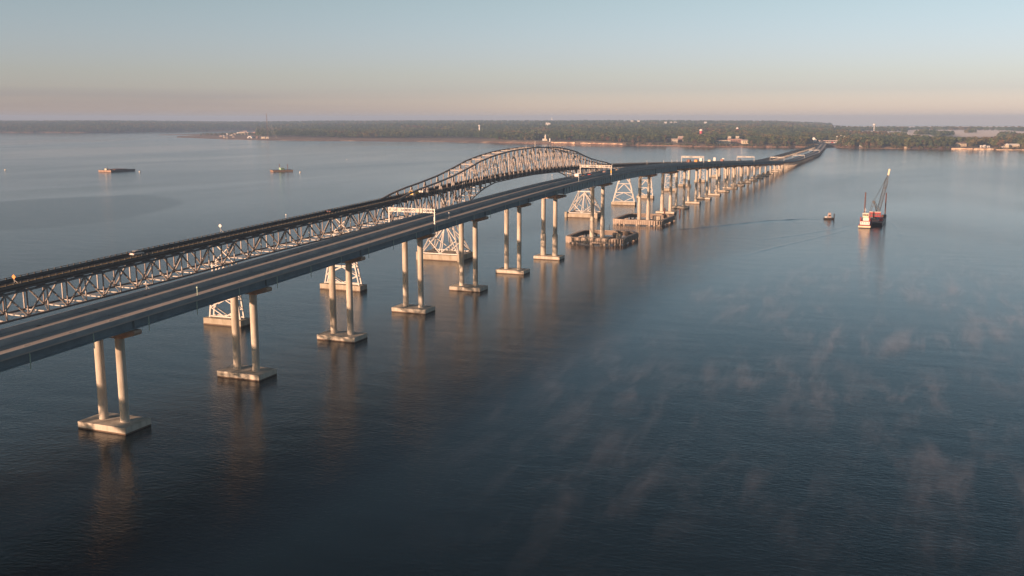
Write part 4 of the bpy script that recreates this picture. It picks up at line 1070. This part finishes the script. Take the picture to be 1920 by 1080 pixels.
# two moored barges far left
b1 = empty('flat_barge', (-1041, 1094, 0), R(-3)); hull(45, 24, -1, 2.4, 2.0, M_hull, 'hull', b1)
MB().box(-11.9, 11.9, -22.45, -22.36, 0.25, 2.38).build('sunlit_end_plate', M_tan, b1); MB().box(-11.8, 11.8, -22, 20, 2.401, 2.55).build('deck_plate', M_dgrey, b1)  # tan sheet puts the sunlight on this hull end into the colour
MB().box(-2.5, 1.0, -20, -16, 2.552, 4.6).build('winch_house', M_cream, b1); MB().cyl((0, -17, 4.6), (0, -17, 9.5), 0.2, n=8).build('mast', M_dgrey, b1)
MB().box(-9, 9, -12, 10, 2.552, 3.3).build('timber_load', M_rust, b1)
tag(b1, 'long flat barge with a sunlit end coloured tan lying at anchor far left', 'barge', 'anchored barges left of the bridges')
b2 = empty('flat_barge', (-822, 1177, 0), R(-38)); hull(30, 15, -1, 2.2, 1.8, M_tan, 'hull', b2)
MB().box(-7.3, 7.3, -14, 14, 2.201, 2.35).build('deck_plate', M_dgrey, b2); MB().box(-3.5, 5.5, -2.5, 2.5, 2.352, 4.6).build('green_cabin', M_grn, b2)
MB().box(-3.8, 5.8, -2.8, 2.8, 4.602, 5.3).build('cabin_roof', M_pgrn, b2)
for (u, v) in ((-6.2, -1.0), (6.2, 7.0)): MB().cyl((u, v, -2), (u, v, 10.5), 0.45, n=10).build('spud', M_rust, b2)
tag(b2, 'small tan barge with a green cabin and two spud poles, anchored left of the arch', 'barge', 'anchored barges left of the bridges')
for px_, py_, tx in ((10, 319, 'white mooring buoy at the far left edge of the water'), (262, 322.5, 'white mooring buoy at the right end of the long flat barge'), (563, 323.5, 'white mooring buoy right of the green cabined barge'), (425, 279, 'tiny white buoy in the still water below the left point'), (650, 299, 'tiny white buoy left of the arch, alone on the still water')):
    x_, y_ = sight(px_, py_); o = empty('mooring_buoy', (x_, y_, 0)); k = 1.0 if py_ > 310 else 0.6
    MB().lathe((0, 0, -0.5), [(0.9 * k, 0), (1.25 * k, 0.5), (1.25 * k, 1.5 * k), (0.8 * k, 2.0 * k)], 14).build('float', M_white, o)
    MB().cyl((0, 0, 1.4 * k), (0, 0, 2.9 * k), 0.22, n=8).build('ring_post', M_dgrey, o); tag(o, tx, 'buoy', 'white mooring buoys left of the bridges')

# wakes: low real ridges of water
def wake(pts, w, h, label):
    """pts in photograph columns and rows on the water"""
    P = [Vector((*sight(*p), 0)) for p in pts]; C = []
    for i in range(len(P) - 1):
        n = max(2, int((P[i + 1] - P[i]).length / 3))
        for k in range(n): C.append(P[i].lerp(P[i + 1], k / n))
    C.append(P[-1]); vs, fs = [], []; prof = [(-1, 0.003), (-0.6, 0.25), (-0.25, 0.8), (0, 1), (0.25, 0.8), (0.6, 0.25), (1, 0.003)]; m = len(prof)
    for i, c in enumerate(C):
        d = (C[min(i + 1, len(C) - 1)] - C[max(i - 1, 0)]).normalized(); nn = Vector((d.y, -d.x, 0)); t = i / (len(C) - 1); k = min(1, 6 * t, 6 * (1 - t)) * (0.85 + 0.3 * math.sin(i * 0.9))
        for a, b in prof: q = c + nn * (a * w * (0.6 + 0.6 * t)); vs.append((q.x, q.y, max(0.003, b * h * k)))
    for i in range(len(C) - 1):
        for j in range(m - 1): a = i * m + j; fs.append((a, a + 1, a + m + 1, a + m))
    mb = MB(); mb.add(vs, fs); o = mb.build('boat_wake', M_water, smooth=True); stuff(o); o['label'] = label
wake([(1547, 411.5), (1500, 411), (1440, 414), (1380, 420), (1310, 427), (1240, 433)], 2.6, 0.26, 'long thin wake running left from the small workboat')
wake([(1545, 412), (1542, 418), (1552, 426), (1562, 434)], 2.4, 0.2, 'short wake curving down from the small workboat')
wake([(1664, 413), (1676, 420), (1686, 432), (1692, 446)], 2.4, 0.22, 'curved bow wave on the right of the crane barge')
wake([(1612, 418), (1590, 423), (1560, 430), (1500, 440), (1430, 449)], 2.2, 0.15, 'spreading wake on the left of the push boat')
wake([(1608, 425), (1580, 433), (1530, 446), (1460, 462), (1390, 480)], 2.2, 0.15, 'outer wake on the left of the push boat')

# ------------------------------------------------------------------ buildings on the far shore
def at(px, r):
    """point r metres behind the shore at a photograph column, with its ground height"""
    Y = r0(px) + r; x, y = ground(px, Y); return (x, y, land_h(px, Y))
def house(name, loc, rz, w, d, h, mw, mr, label, cat, pitch=2.5, flat=False, wins=3, storeys=1, group=None, door=True, chimney=False):
    o = empty(name, loc, rz)
    wl_ = MB().box(-w / 2, w / 2, -d / 2, d / 2, -1.5, h).build('wall', mw, o)
    if flat: rf = MB().box(-w / 2 - 0.4, w / 2 + 0.4, -d / 2 - 0.4, d / 2 + 0.4, h + 0.002, h + 0.7).build('roof', mr, o)
    else: rf = MB().prism([(-d / 2 - 0.5, h + 0.002), (d / 2 + 0.5, h + 0.002), (0, h + pitch)], 'x', -w / 2 - 0.4, w / 2 + 0.4).build('roof', mr, o)
    if chimney: MB().box(w * 0.2, w * 0.2 + 0.9, -0.5, 0.5, h + 0.5, h + pitch + 1).build('chimney', M_brick, rf)
    for st in range(storeys):
        for i in range(wins):
            x = -w / 2 + (i + 0.5) * w / wins; z0 = (h / storeys) * st + h / storeys * 0.35; hw = min(1.2, w / wins * 0.28)
            f_ = MB().box(x - hw, x + hw, -d / 2 - 0.06, -d / 2 - 0.003, z0, z0 + h / storeys * 0.42).build('window', M_white, o)
            MB().box(x - hw + 0.12, x + hw - 0.12, -d / 2 - 0.09, -d / 2 - 0.062, z0 + 0.12, z0 + h / storeys * 0.42 - 0.12).build('pane', M_glass, f_)
    if door: MB().box(w * 0.03, w * 0.03 + 1.2, -d / 2 - 0.07, -d / 2 - 0.004, 0, 2.2).build('door', M_roofd, o)
    tag(o, label, cat, group); return o
FR = R(YAW)     # facing the camera
house('office_block', at(1266, 120), FR, 16, 16, 10, M_beige, M_roofp, 'square beige block with a flat roof on the shore left of the red towers', 'building', flat=True, wins=4, storeys=2)
house('office_wing', at(1256, 140), FR, 14, 14, 9.5, M_brick, M_roofp, 'brick wing on the left of the square beige block', 'building', flat=True, wins=3, storeys=2)
house('office_wing', at(1276, 165), FR, 12, 14, 11, M_brick, M_roofp, 'brick wing with an upper deck on the right of the square beige block', 'building', flat=True, wins=3, storeys=2)
house('rooftop_pavilion', at(1277.5, 215), FR, 13, 9, 15.5, M_roofp, M_beige, 'pinkish pavilion rising behind the square beige block', 'building', flat=True, wins=3, storeys=1)
house('low_hall', at(1357, 110), FR, 38, 16, 8.5, M_cream, M_roofp, 'left pale wing of the long low building at the shore', 'building', flat=True, wins=9)
house('low_hall', at(1379, 150), FR, 36, 22, 11, M_brick, M_roofp, 'brick middle of the long low building at the shore', 'building', flat=True, wins=8)
house('low_hall', at(1398, 120), FR, 15, 18, 8.5, M_cream, M_roofp, 'right end of the long low building with a slanting tan roof', 'building', pitch=3.0, wins=3)
for px_, r_, h_ in ((1369, 190, 17), (1384, 190, 18)):
    house('roof_hut', at(px_, r_), FR, 8, 6, h_, M_beige, M_white, 'small white plant hut above the long building, ' + ('left one of two' if px_ < 1375 else 'right one of two'), 'building', flat=True, wins=2, group='plant huts above the long building')
house('cottage', at(1808, 90), FR + R(8), 17, 11, 7.2, M_cream, M_roofd, 'two storey cream house with a dark gabled roof near the beach at the right', 'house', pitch=4.2, wins=4, storeys=2, chimney=True)
o_ = house('cottage', at(1798, 84), FR + R(98), 8, 8, 8.0, M_cream, M_roofd, 'gabled front wing of the cream house near the beach', 'house', pitch=3.0, wins=2, storeys=2, door=False)
house('long_house', at(1904, 75), FR, 27, 9, 5.4, M_cream, M_white, 'long pale house with a white roof at the right edge', 'house', pitch=3.4, wins=6)
house('gable_house', at(1891, 62), FR + R(90), 11, 8, 5.4, M_cream, M_white, 'white gabled front of the long pale house', 'house', pitch=4.2, wins=2)
house('garage', at(1884, 58), FR, 8, 6, 2.8, M_white, M_white, 'low white garage left of the long pale house', 'building', pitch=0.8, wins=1)
for px_, w_, h_, tx in ((1844, 5, 4.5, 'small round white shed between the two shore houses'), (1850, 4, 5.5, 'narrow white shed in the middle between the shore houses'), (1857, 7, 3.4, 'low white shed nearest to the long pale house')):
    house('shed', at(px_, 40), FR, w_, 4, h_, M_white, M_white, tx, 'shed', pitch=1.2, wins=1)
house('boat_shed', at(1618, 34), FR, 9, 5, 2.8, M_white, M_white, 'small white shed on the shore right of the bridge end', 'shed', pitch=0.8, wins=2)
house('boat_shed', at(1706, 14), FR, 18, 5, 1.8, M_beige, M_beige, 'low tan deck on the bank below the brown trees', 'shed', flat=True, wins=2, door=False)
house('boat_shed', at(1589, 45), FR, 4, 4, 6.5, M_white, M_white, 'white hut among shrubs beside the bridge approach', 'shed', flat=True, wins=1)
# beacon house above the arch
bh = empty('beacon_house', at(1021, 42), FR)
MB().box(-6, 1, -4, 4, -1, 6).build('wall', M_white, bh); MB().box(1.002, 8, -4, 4, -1, 5).build('side_wing', M_cream, bh)
tw_ = MB().lathe((3.2, -1, 0), [(3.0, 5.0), (2.6, 12.5)], 14).build('tower', M_cream, bh); MB().lathe((3.2, -1, 0), [(3.6, 12.502), (3.6, 13.0), (2.2, 13.0), (2.2, 16.0), (3.2, 16.1), (0.4, 18.6)], 14).build('lantern', M_white, tw_)
tag(bh, 'white beacon house with a round tower on the shore above the arch', 'lighthouse')
o_ = empty('storage_tank', at(1031.5, 24)); MB().lathe((0, 0, 0), [(2.3, -1), (2.3, 7.5), (0.3, 8.8)], 14).build('tank', M_white, o_); MB().lathe((0, 0, 0), [(2.36, 2.4), (2.36, 2.9)], 14).build('band', M_dgrey, o_); tag(o_, 'slim white tank right of the beacon house', 'tank')
# red and white towers
def red_tower(px_, Y, h, w, label):
    x, y = ground(px_, Y); zg = land_h(px_, Y); o = empty('water_tower', (x, y, zg)); H_ = h - zg
    MB().lathe((0, 0, 0), [(w * 0.5, -1), (w * 0.5, H_ - w * 0.55)], 18).build('shaft', M_redp, o)
    MB().lathe((0, 0, 0), [(w * 0.56, H_ - w * 0.549), (w * 0.58, H_ - w * 0.30), (w * 0.40, H_ - w * 0.06), (w * 0.1, H_ + 0.4)], 18).build('tank', M_white, o)
    MB().lathe((0, 0, 0), [(w * 0.60, H_ - w * 0.60), (w * 0.60, H_ - w * 0.55)], 18).build('gallery', M_redp, o)
    MB().bar((w * 0.3, 0, H_ - w * 0.2), (w * 0.3, 0, H_ + 2.5), 0.5).build('mast', M_redp, o)
    tag(o, label, 'water tower', 'red water towers with white tops')
red_tower(1315.5, 3060, 41.5, 9.5, 'nearer red water tower with a white top, behind the beige block')
red_tower(1383.5, 3700, 41.0, 9.0, 'farther red water tower with a white top, above the long low building')
def white_tower(px_, Y, h, w, shaft, label):
    x, y = ground(px_, Y); zg = land_h(px_, Y); o = empty('water_tower', (x, y, zg)); H_ = h - zg
    MB().lathe((0, 0, 0), [(shaft * 0.7, -1), (shaft * 0.5, H_ - w * 0.8)], 16).build('shaft', M_white, o)
    MB().lathe((0, 0, 0), [(shaft * 0.5, H_ - w * 0.8), (w * 0.45, H_ - w * 0.62), (w * 0.5, H_ - w * 0.4), (w * 0.42, H_ - w * 0.12), (w * 0.1, H_)], 18).build('tank', M_white, o)
    tag(o, label, 'water tower')
white_tower(899, 3900, 49.5, 9, 5.0, 'pale grey water tower over the wood above the left part of the arch')
white_tower(1640, 4900, 49.0, 14, 3.6, 'white mushroom shaped water tower rising out of the fog at the right')
white_tower(1035, 8200, 80, 9, 5.5, 'tiny white tower on the skyline above the arch')
# radio mast
x_, y_ = ground(500, 3640); rm = empty('radio_mast', (x_, y_, land_h(500, 3640))); lattice('lattice_mast', (0, 0, 0), (0, 0, 90), 2.6, 26, M_rust, rm, up=(1, 0, 0))
for a_ in range(3):
    for h_ in (38, 62, 84): MB().bar((0, 0, h_), (42 * math.cos(a_ * 2.09), 42 * math.sin(a_ * 2.09), 0), 0.12).build('guy_wire', M_galv, rm)
MB().cyl((0, 0, 90), (0, 0, 94), 0.12, n=6).build('aerial', M_white, rm)
tag(rm, 'tall thin guyed radio mast on the far shore left of the arch', 'mast')
# white arched hall and base buildings on the point
def low_at(px_, t):
    a, b = r0(px_), spit_back(px_); Y = a + (b - a) * t if px_ < 484 else a + 150
    x, y = ground(px_, Y); return (x, y, (spit_h(px_, Y) if px_ < 484 else land_h(px_, Y)) - 0.1)
qh = empty('arched_hall', low_at(468, 0.12), FR)
P_ = [(9 * math.cos(math.pi * i / 12), 9 * math.sin(math.pi * i / 12)) for i in range(13)]
MB().prism(P_, 'y', -12, 12).build('shell', M_white, qh); MB().prism([(4.2 * math.cos(math.pi * i / 10), 5.0 * math.sin(math.pi * i / 10)) for i in range(11)], 'y', -12.1, -12.003).build('door', M_roofd, qh)
tag(qh, 'white arched hall with a dark round door on the low point', 'hangar')
bl = [(426, 0.55, 26, 7, 'M_white', 'long white shed at the left of the harbour settlement'), (434, 0.5, 9, 5, 'M_cream', 'small cream shed beside the long white shed'), (439, 0.6, 12, 6, 'M_beige', 'beige shed in the left half of the harbour settlement'),
      (446, 0.62, 14, 9, 'M_white', 'white block left of the tall cream block in the harbour settlement'), (453, 0.58, 24, 13, 'M_cream', 'tall cream block in the middle of the harbour settlement'), (458, 0.66, 18, 15, 'M_roofp', 'pinkish roofed block behind the tall cream block'),
      (463, 0.6, 12, 9, 'M_beige', 'beige block right of the tall cream block'), (470, 0.62, 16, 8, 'M_roofp', 'pinkish shed above the arched hall'), (476, 0.6, 10, 10, 'M_brick', 'brick block above and right of the arched hall'), (482, 0.6, 14, 7, 'M_white', 'white shed at the right end of the harbour settlement'),
      (475, 0.13, 6, 4, 'M_cream', 'cream hut just right of the arched hall'), (481, 0.12, 5, 5, 'M_brick', 'brick hut right of the cream hut by the arched hall'), (419, 0.10, 8, 4, 'M_beige', 'beige hut on the near beach of the low point'), (424, 0.08, 6, 4, 'M_cream', 'cream hut on the near beach of the low point'), (436, 0.2, 9, 3, 'M_beige', 'low beige shed between the beach huts and the arched hall'),
      (413, 0.3, 10, 4, 'M_roofp', 'pinkish shed alone in the middle of the low point'), (418, 0.33, 6, 4, 'M_white', 'white hut in the middle of the low point')]
for px_, t_, w_, h_, mn, tx in bl:
    house('harbour_shed', low_at(px_, t_), FR + R((px_ * 7) % 30 - 15), w_, 9, h_, globals()[mn], M_roofp if mn != 'M_white' else M_white, tx, 'building', pitch=2.2, wins=max(2, int(w_ / 4)))
for px_, r_, w_, tx in ((492, 160, 14, 'long pale shed right of the radio mast foot'), (500, 165, 10, 'pale shed second right of the radio mast foot')):
    house('harbour_shed', at(px_, r_), FR, w_, 8, 5, M_cream, M_white, tx, 'building', pitch=1.5, wins=3)
# white roofs among the far woods
for i, (px_, Y_, zt) in enumerate(((1197, 6300, 62), (1185, 6350, 62), (1248, 5800, 55), (1258, 5800, 55), (1266, 5800, 55.5), (1323, 5850, 55), (1029, 5000, 52), (1026, 5020, 53))):
    x, y = ground(px_, Y_); zg = land_h(px_, Y_); side = ['right one of two above the middle', 'left one of two above the middle', 'leftmost of three in a row', 'middle one of three in a row', 'rightmost of three in a row', 'alone right of the row of three', 'nearer one above the beacon house', 'farther one above the beacon house'][i]
    house('far_hall', (x, y, zg), FR, 15, 10, zt - zg - 3, M_white, M_white, f'white roofed hall in the far wood, {side}', 'building', pitch=3, wins=4, group='white roofed halls in the far wood')
# retaining walls and sand strips
def strip(px0, px1, h, m, label, r=2.0, cat='sea wall', name='sea_wall'):
    pts = []
    k = max(2, int((px1 - px0) / 6)); vs, fs = [], []
    for i in range(k + 1):
        u = px0 + (px1 - px0) * i / k
        for rr, zz_ in ((r, -0.5), (r, h * (0.8 + 0.3 * fnoise(u * 0.31, 1, 9))), (r + 3.0, h * (0.8 + 0.3 * fnoise(u * 0.31, 1, 9))), (r + 3.0, -0.5)):
            x, y = ground(u, r0(u) + rr); vs.append((x, y, zz_))
    for i in range(k):
        for j in range(4): a, b = i * 4 + j, i * 4 + (j + 1) % 4; fs.append((a, b, b + 4, a + 4))
    fs += [(0, 1, 2, 3), (k * 4 + 3, k * 4 + 2, k * 4 + 1, k * 4)]
    mb = MB(); mb.add(vs, fs); o = mb.build(name, m); tag(o, label, cat)
M_sand = mat('pale_sand', (0.66, 0.52, 0.38), 0.95, c2=(0.50, 0.34, 0.23), nscale=0.05, coord='World')
strip(1788, 1828, 3.3, M_sand, 'pale sea wall in front of the cream house'); strip(1830, 1868, 3.6, M_sand, 'tan sea wall below the three white sheds'); strip(1872, 1990, 1.6, M_sand, 'low pale beach edge under the long white roofed house')
M_brown = mat('reddish_brown_bank', (0.26, 0.155, 0.105), 0.95, c2=(0.13, 0.085, 0.06), nscale=0.05, coord='World')
M_bank = mat('pale_clay_bank', (0.62, 0.44, 0.30), 0.95, c2=(0.26, 0.15, 0.10), nscale=0.06, coord='World', contrast=(0.45, 0.6))
strip(1034, 1078, 7.2, M_bank, 'pale eroded clay cliff right of the beacon house', 9, 'cliff', 'clay_cliff'); strip(1089, 1168, 6.2, M_bank, 'long pale eroded clay cliff below the pines', 9, 'cliff', 'clay_cliff')
strip(936, 1010, 2.8, M_brown, 'low clay bank left of the beacon house', 6, 'cliff', 'clay_cliff'); strip(1196, 1300, 3.2, M_brown, 'low clay bank in front of the beige block', 4, 'cliff', 'clay_cliff')
strip(1302, 1412, 2.2, M_brown, 'reddish bank in front of the long low building', 2, 'cliff', 'clay_cliff'); strip(1414, 1530, 2.2, M_brown, 'reddish bank running to the old bridge end', 2, 'cliff', 'clay_cliff')
# bridge landing: toll plaza
def PL(u, v, z): return (new_x(2790) + u, 2790 + v, z)
tz = new_z(2790)
pz = MB(); pz.prism([(new_x(2790) - 60, 2740), (new_x(2790) + 16, 2740), (new_x(2790) + 60, 2785), (new_x(2790) + 60, 2960), (new_x(2790) - 60, 2960), (new_x(2790) - 70, 2775)], 'z', -2, tz - 0.05)
o_ = pz.build('road_embankment', mat('dark_riprap', (0.10, 0.09, 0.085), 0.95, c2=(0.05, 0.045, 0.045), nscale=0.4, bump=0.6, coord='World')); struct(o_)
rd = MB().box(new_x(2790) - 14, new_x(2790) + 14, 2791, 2958, tz - 0.046, tz - 0.01).build('approach_road', M_deck); struct(rd)
toll = empty('toll_plaza', PL(8, 70, tz), 0)
MB().box(-26, 26, -7, 7, 5.6, 7.2).build('canopy', M_roofp, toll)
for i in range(9):
    u = -24 + 6 * i; MB().box(u - 0.4, u + 0.4, -0.6, 0.6, 0, 5.598).build('canopy_column', M_white, toll)
    if i < 8: b_ = MB().box(u + 2.0, u + 3.8, -2.0, 2.0, 0, 3.0).build('toll_booth', M_red if i % 2 else M_white, toll); MB().box(u + 2.2, u + 3.6, -2.05, -2.004, 1.3, 2.5).build('booth_window', M_glass, b_)
tag(toll, 'toll plaza with a long pink canopy at the far end of the bridge', 'toll plaza')
sb = empty('billboard', PL(-28, 30, tz)); MB().lathe((0, 0, 0), [(0.5, 0), (0.5, 8)], 10).build('post', M_white, sb)
MB().cyl((0, -0.4, 11.5), (0, 0.4, 11.5), 3.8, n=20).build('round_panel', M_white, sb); MB().box(1.5, 7.0, -0.4, 0.4, 4.0, 10.0).build('square_panel', M_white, sb); tag(sb, 'big white round and square sign left of the toll plaza', 'sign')
for i, (u, v, h) in enumerate(((30, 60, 18), (38, 90, 20), (46, 110, 17), (25, 130, 16), (-34, 80, 14), (54, 80, 13))):
    o = empty('light_pole', PL(u, v, tz)); MB().cyl((0, 0, 0), (0, 0, h), 0.22, 0.12, n=8).build('pole', M_galv, o); MB().box(-1.4, 1.4, -0.6, 0.6, h, h + 0.8).build('lamp_head', M_white, o)
    tag(o, ['shortest near', 'tallest', 'third', 'far inner', 'left hand', 'outer right'][i] + ' light pole by the toll plaza', 'light pole', 'light poles by the toll plaza')
for i, (u, v, m, tx) in enumerate(((26, 20, M_white, 'white van'), (32, 34, M_cream, 'cream van'), (38, 26, M_white, 'white box truck'), (20, 40, M_red, 'red truck'), (44, 44, M_roofp, 'pinkish truck'), (-16, 36, M_white, 'white truck'), (6, 30, M_cream, 'cream truck'))):
    truck(PL(u, v, tz), R(20 * i), m, m, f'{tx} parked ' + ['on the near bank right of the toll plaza', 'beside the white van at the toll plaza', 'at the outer edge of the toll yard', 'close to the toll canopy', 'farthest right in the toll yard', 'at the left of the toll canopy', 'in front of the middle of the toll canopy'][i], 7, 3.2)

# ------------------------------------------------------------------ haze and fog
def volume(name, x0, x1, y0, y1, z0, z1, dens, colr=(0.9, 0.9, 0.92), aniso=0.0, label=None):
    o = MB().box(x0, x1, y0, y1, z0, z1).build(name, bpy.data.materials.new(name))
    m = o.data.materials[0]; m.use_nodes = True; n, l = m.node_tree.nodes, m.node_tree.links; n.clear()
    out = n.new('ShaderNodeOutputMaterial'); v = n.new('ShaderNodeVolumePrincipled')
    v.inputs['Color'].default_value = (*colr, 1); v.inputs['Density'].default_value = dens; v.inputs['Anisotropy'].default_value = aniso
    l.new(v.outputs[0], out.inputs['Volume']); o['kind'] = 'stuff'
    if label: o['label'] = label
    return o, m, v
volume('haze', -9600, 9600, -760, 12500, -4, 105, 0.00010, (0.46, 0.66, 1.0))
# fog lying over the low land at the right, and in a hollow at the far left
fx, fy = ground(1980, 5750)
o_, _, _ = volume('fog_bank', -2700, 2700, -2300, 2300, -3, 15, 0.0022, (0.93, 0.90, 0.93), label='pale morning fog lying over the low woods at the right')
o_.location = (fx, fy, 0); o_.rotation_euler = (0, 0, R(YAW - 2))
# wisps of mist rising from the water
mo, mm, mv = volume('river_mist', -230, 270, -260, 260, 0.15, 4.4, 0.0, (0.88, 0.84, 1.0), label='thin wisps of mist drifting over the dark water at the right')
mo.location = (60, 330, 0)
n, l = mm.node_tree.nodes, mm.node_tree.links
ge = n.new('ShaderNodeNewGeometry'); mp = n.new('ShaderNodeMapping'); mp.inputs['Rotation'].default_value = (0, 0, R(-14)); mp.inputs['Scale'].default_value = (0.14, 0.038, 0.16)
l.new(ge.outputs['Position'], mp.inputs[0])
n1 = n.new('ShaderNodeTexNoise'); n1.inputs['Scale'].default_value = 1.0; n1.inputs['Detail'].default_value = 7; n1.inputs['Roughness'].default_value = 0.62; n1.inputs['Distortion'].default_value = 0.35
l.new(mp.outputs[0], n1.inputs['Vector'])
mp2 = n.new('ShaderNodeMapping'); mp2.inputs['Scale'].default_value = (0.020, 0.014, 0.0); l.new(ge.outputs['Position'], mp2.inputs[0])
n2 = n.new('ShaderNodeTexNoise'); n2.inputs['Scale'].default_value = 1.0; n2.inputs['Detail'].default_value = 2; l.new(mp2.outputs[0], n2.inputs['Vector'])
m1 = n.new('ShaderNodeMapRange'); m1.inputs[1].default_value = 0.49; m1.inputs[2].default_value = 0.90; l.new(n1.outputs[0], m1.inputs[0])
m2 = n.new('ShaderNodeMapRange'); m2.inputs[1].default_value = 0.38; m2.inputs[2].default_value = 0.60; l.new(n2.outputs[0], m2.inputs[0])
sp = n.new('ShaderNodeSeparateXYZ'); l.new(ge.outputs['Position'], sp.inputs[0])
m3 = n.new('ShaderNodeMapRange'); m3.inputs[1].default_value = 4.3; m3.inputs[2].default_value = 0.5; l.new(sp.outputs['Z'], m3.inputs[0])
a = n.new('ShaderNodeMath'); a.operation = 'MULTIPLY'; l.new(m1.outputs[0], a.inputs[0]); l.new(m2.outputs[0], a.inputs[1])
b = n.new('ShaderNodeMath'); b.operation = 'MULTIPLY'; l.new(a.outputs[0], b.inputs[0]); l.new(m3.outputs[0], b.inputs[1])
# fade out towards the sides of the patch
tc = n.new('ShaderNodeTexCoord'); ln = n.new('ShaderNodeVectorMath'); ln.operation = 'LENGTH'
sc_ = n.new('ShaderNodeMapping'); sc_.inputs['Scale'].default_value = (1 / 230.0, 1 / 260.0, 0); l.new(tc.outputs['Object'], sc_.inputs[0]); l.new(sc_.outputs[0], ln.inputs[0])
m4 = n.new('ShaderNodeMapRange'); m4.inputs[1].default_value = 0.95; m4.inputs[2].default_value = 0.35; l.new(ln.outputs['Value'], m4.inputs[0])
c = n.new('ShaderNodeMath'); c.operation = 'MULTIPLY'; l.new(b.outputs[0], c.inputs[0]); l.new(m4.outputs[0], c.inputs[1])
d = n.new('ShaderNodeMath'); d.operation = 'MULTIPLY'; d.inputs[1].default_value = 0.05; l.new(c.outputs[0], d.inputs[0]); l.new(d.outputs[0], mv.inputs['Density'])
sc.cycles.volume_step_rate = 0.12
sc.cycles.volume_max_steps = 160
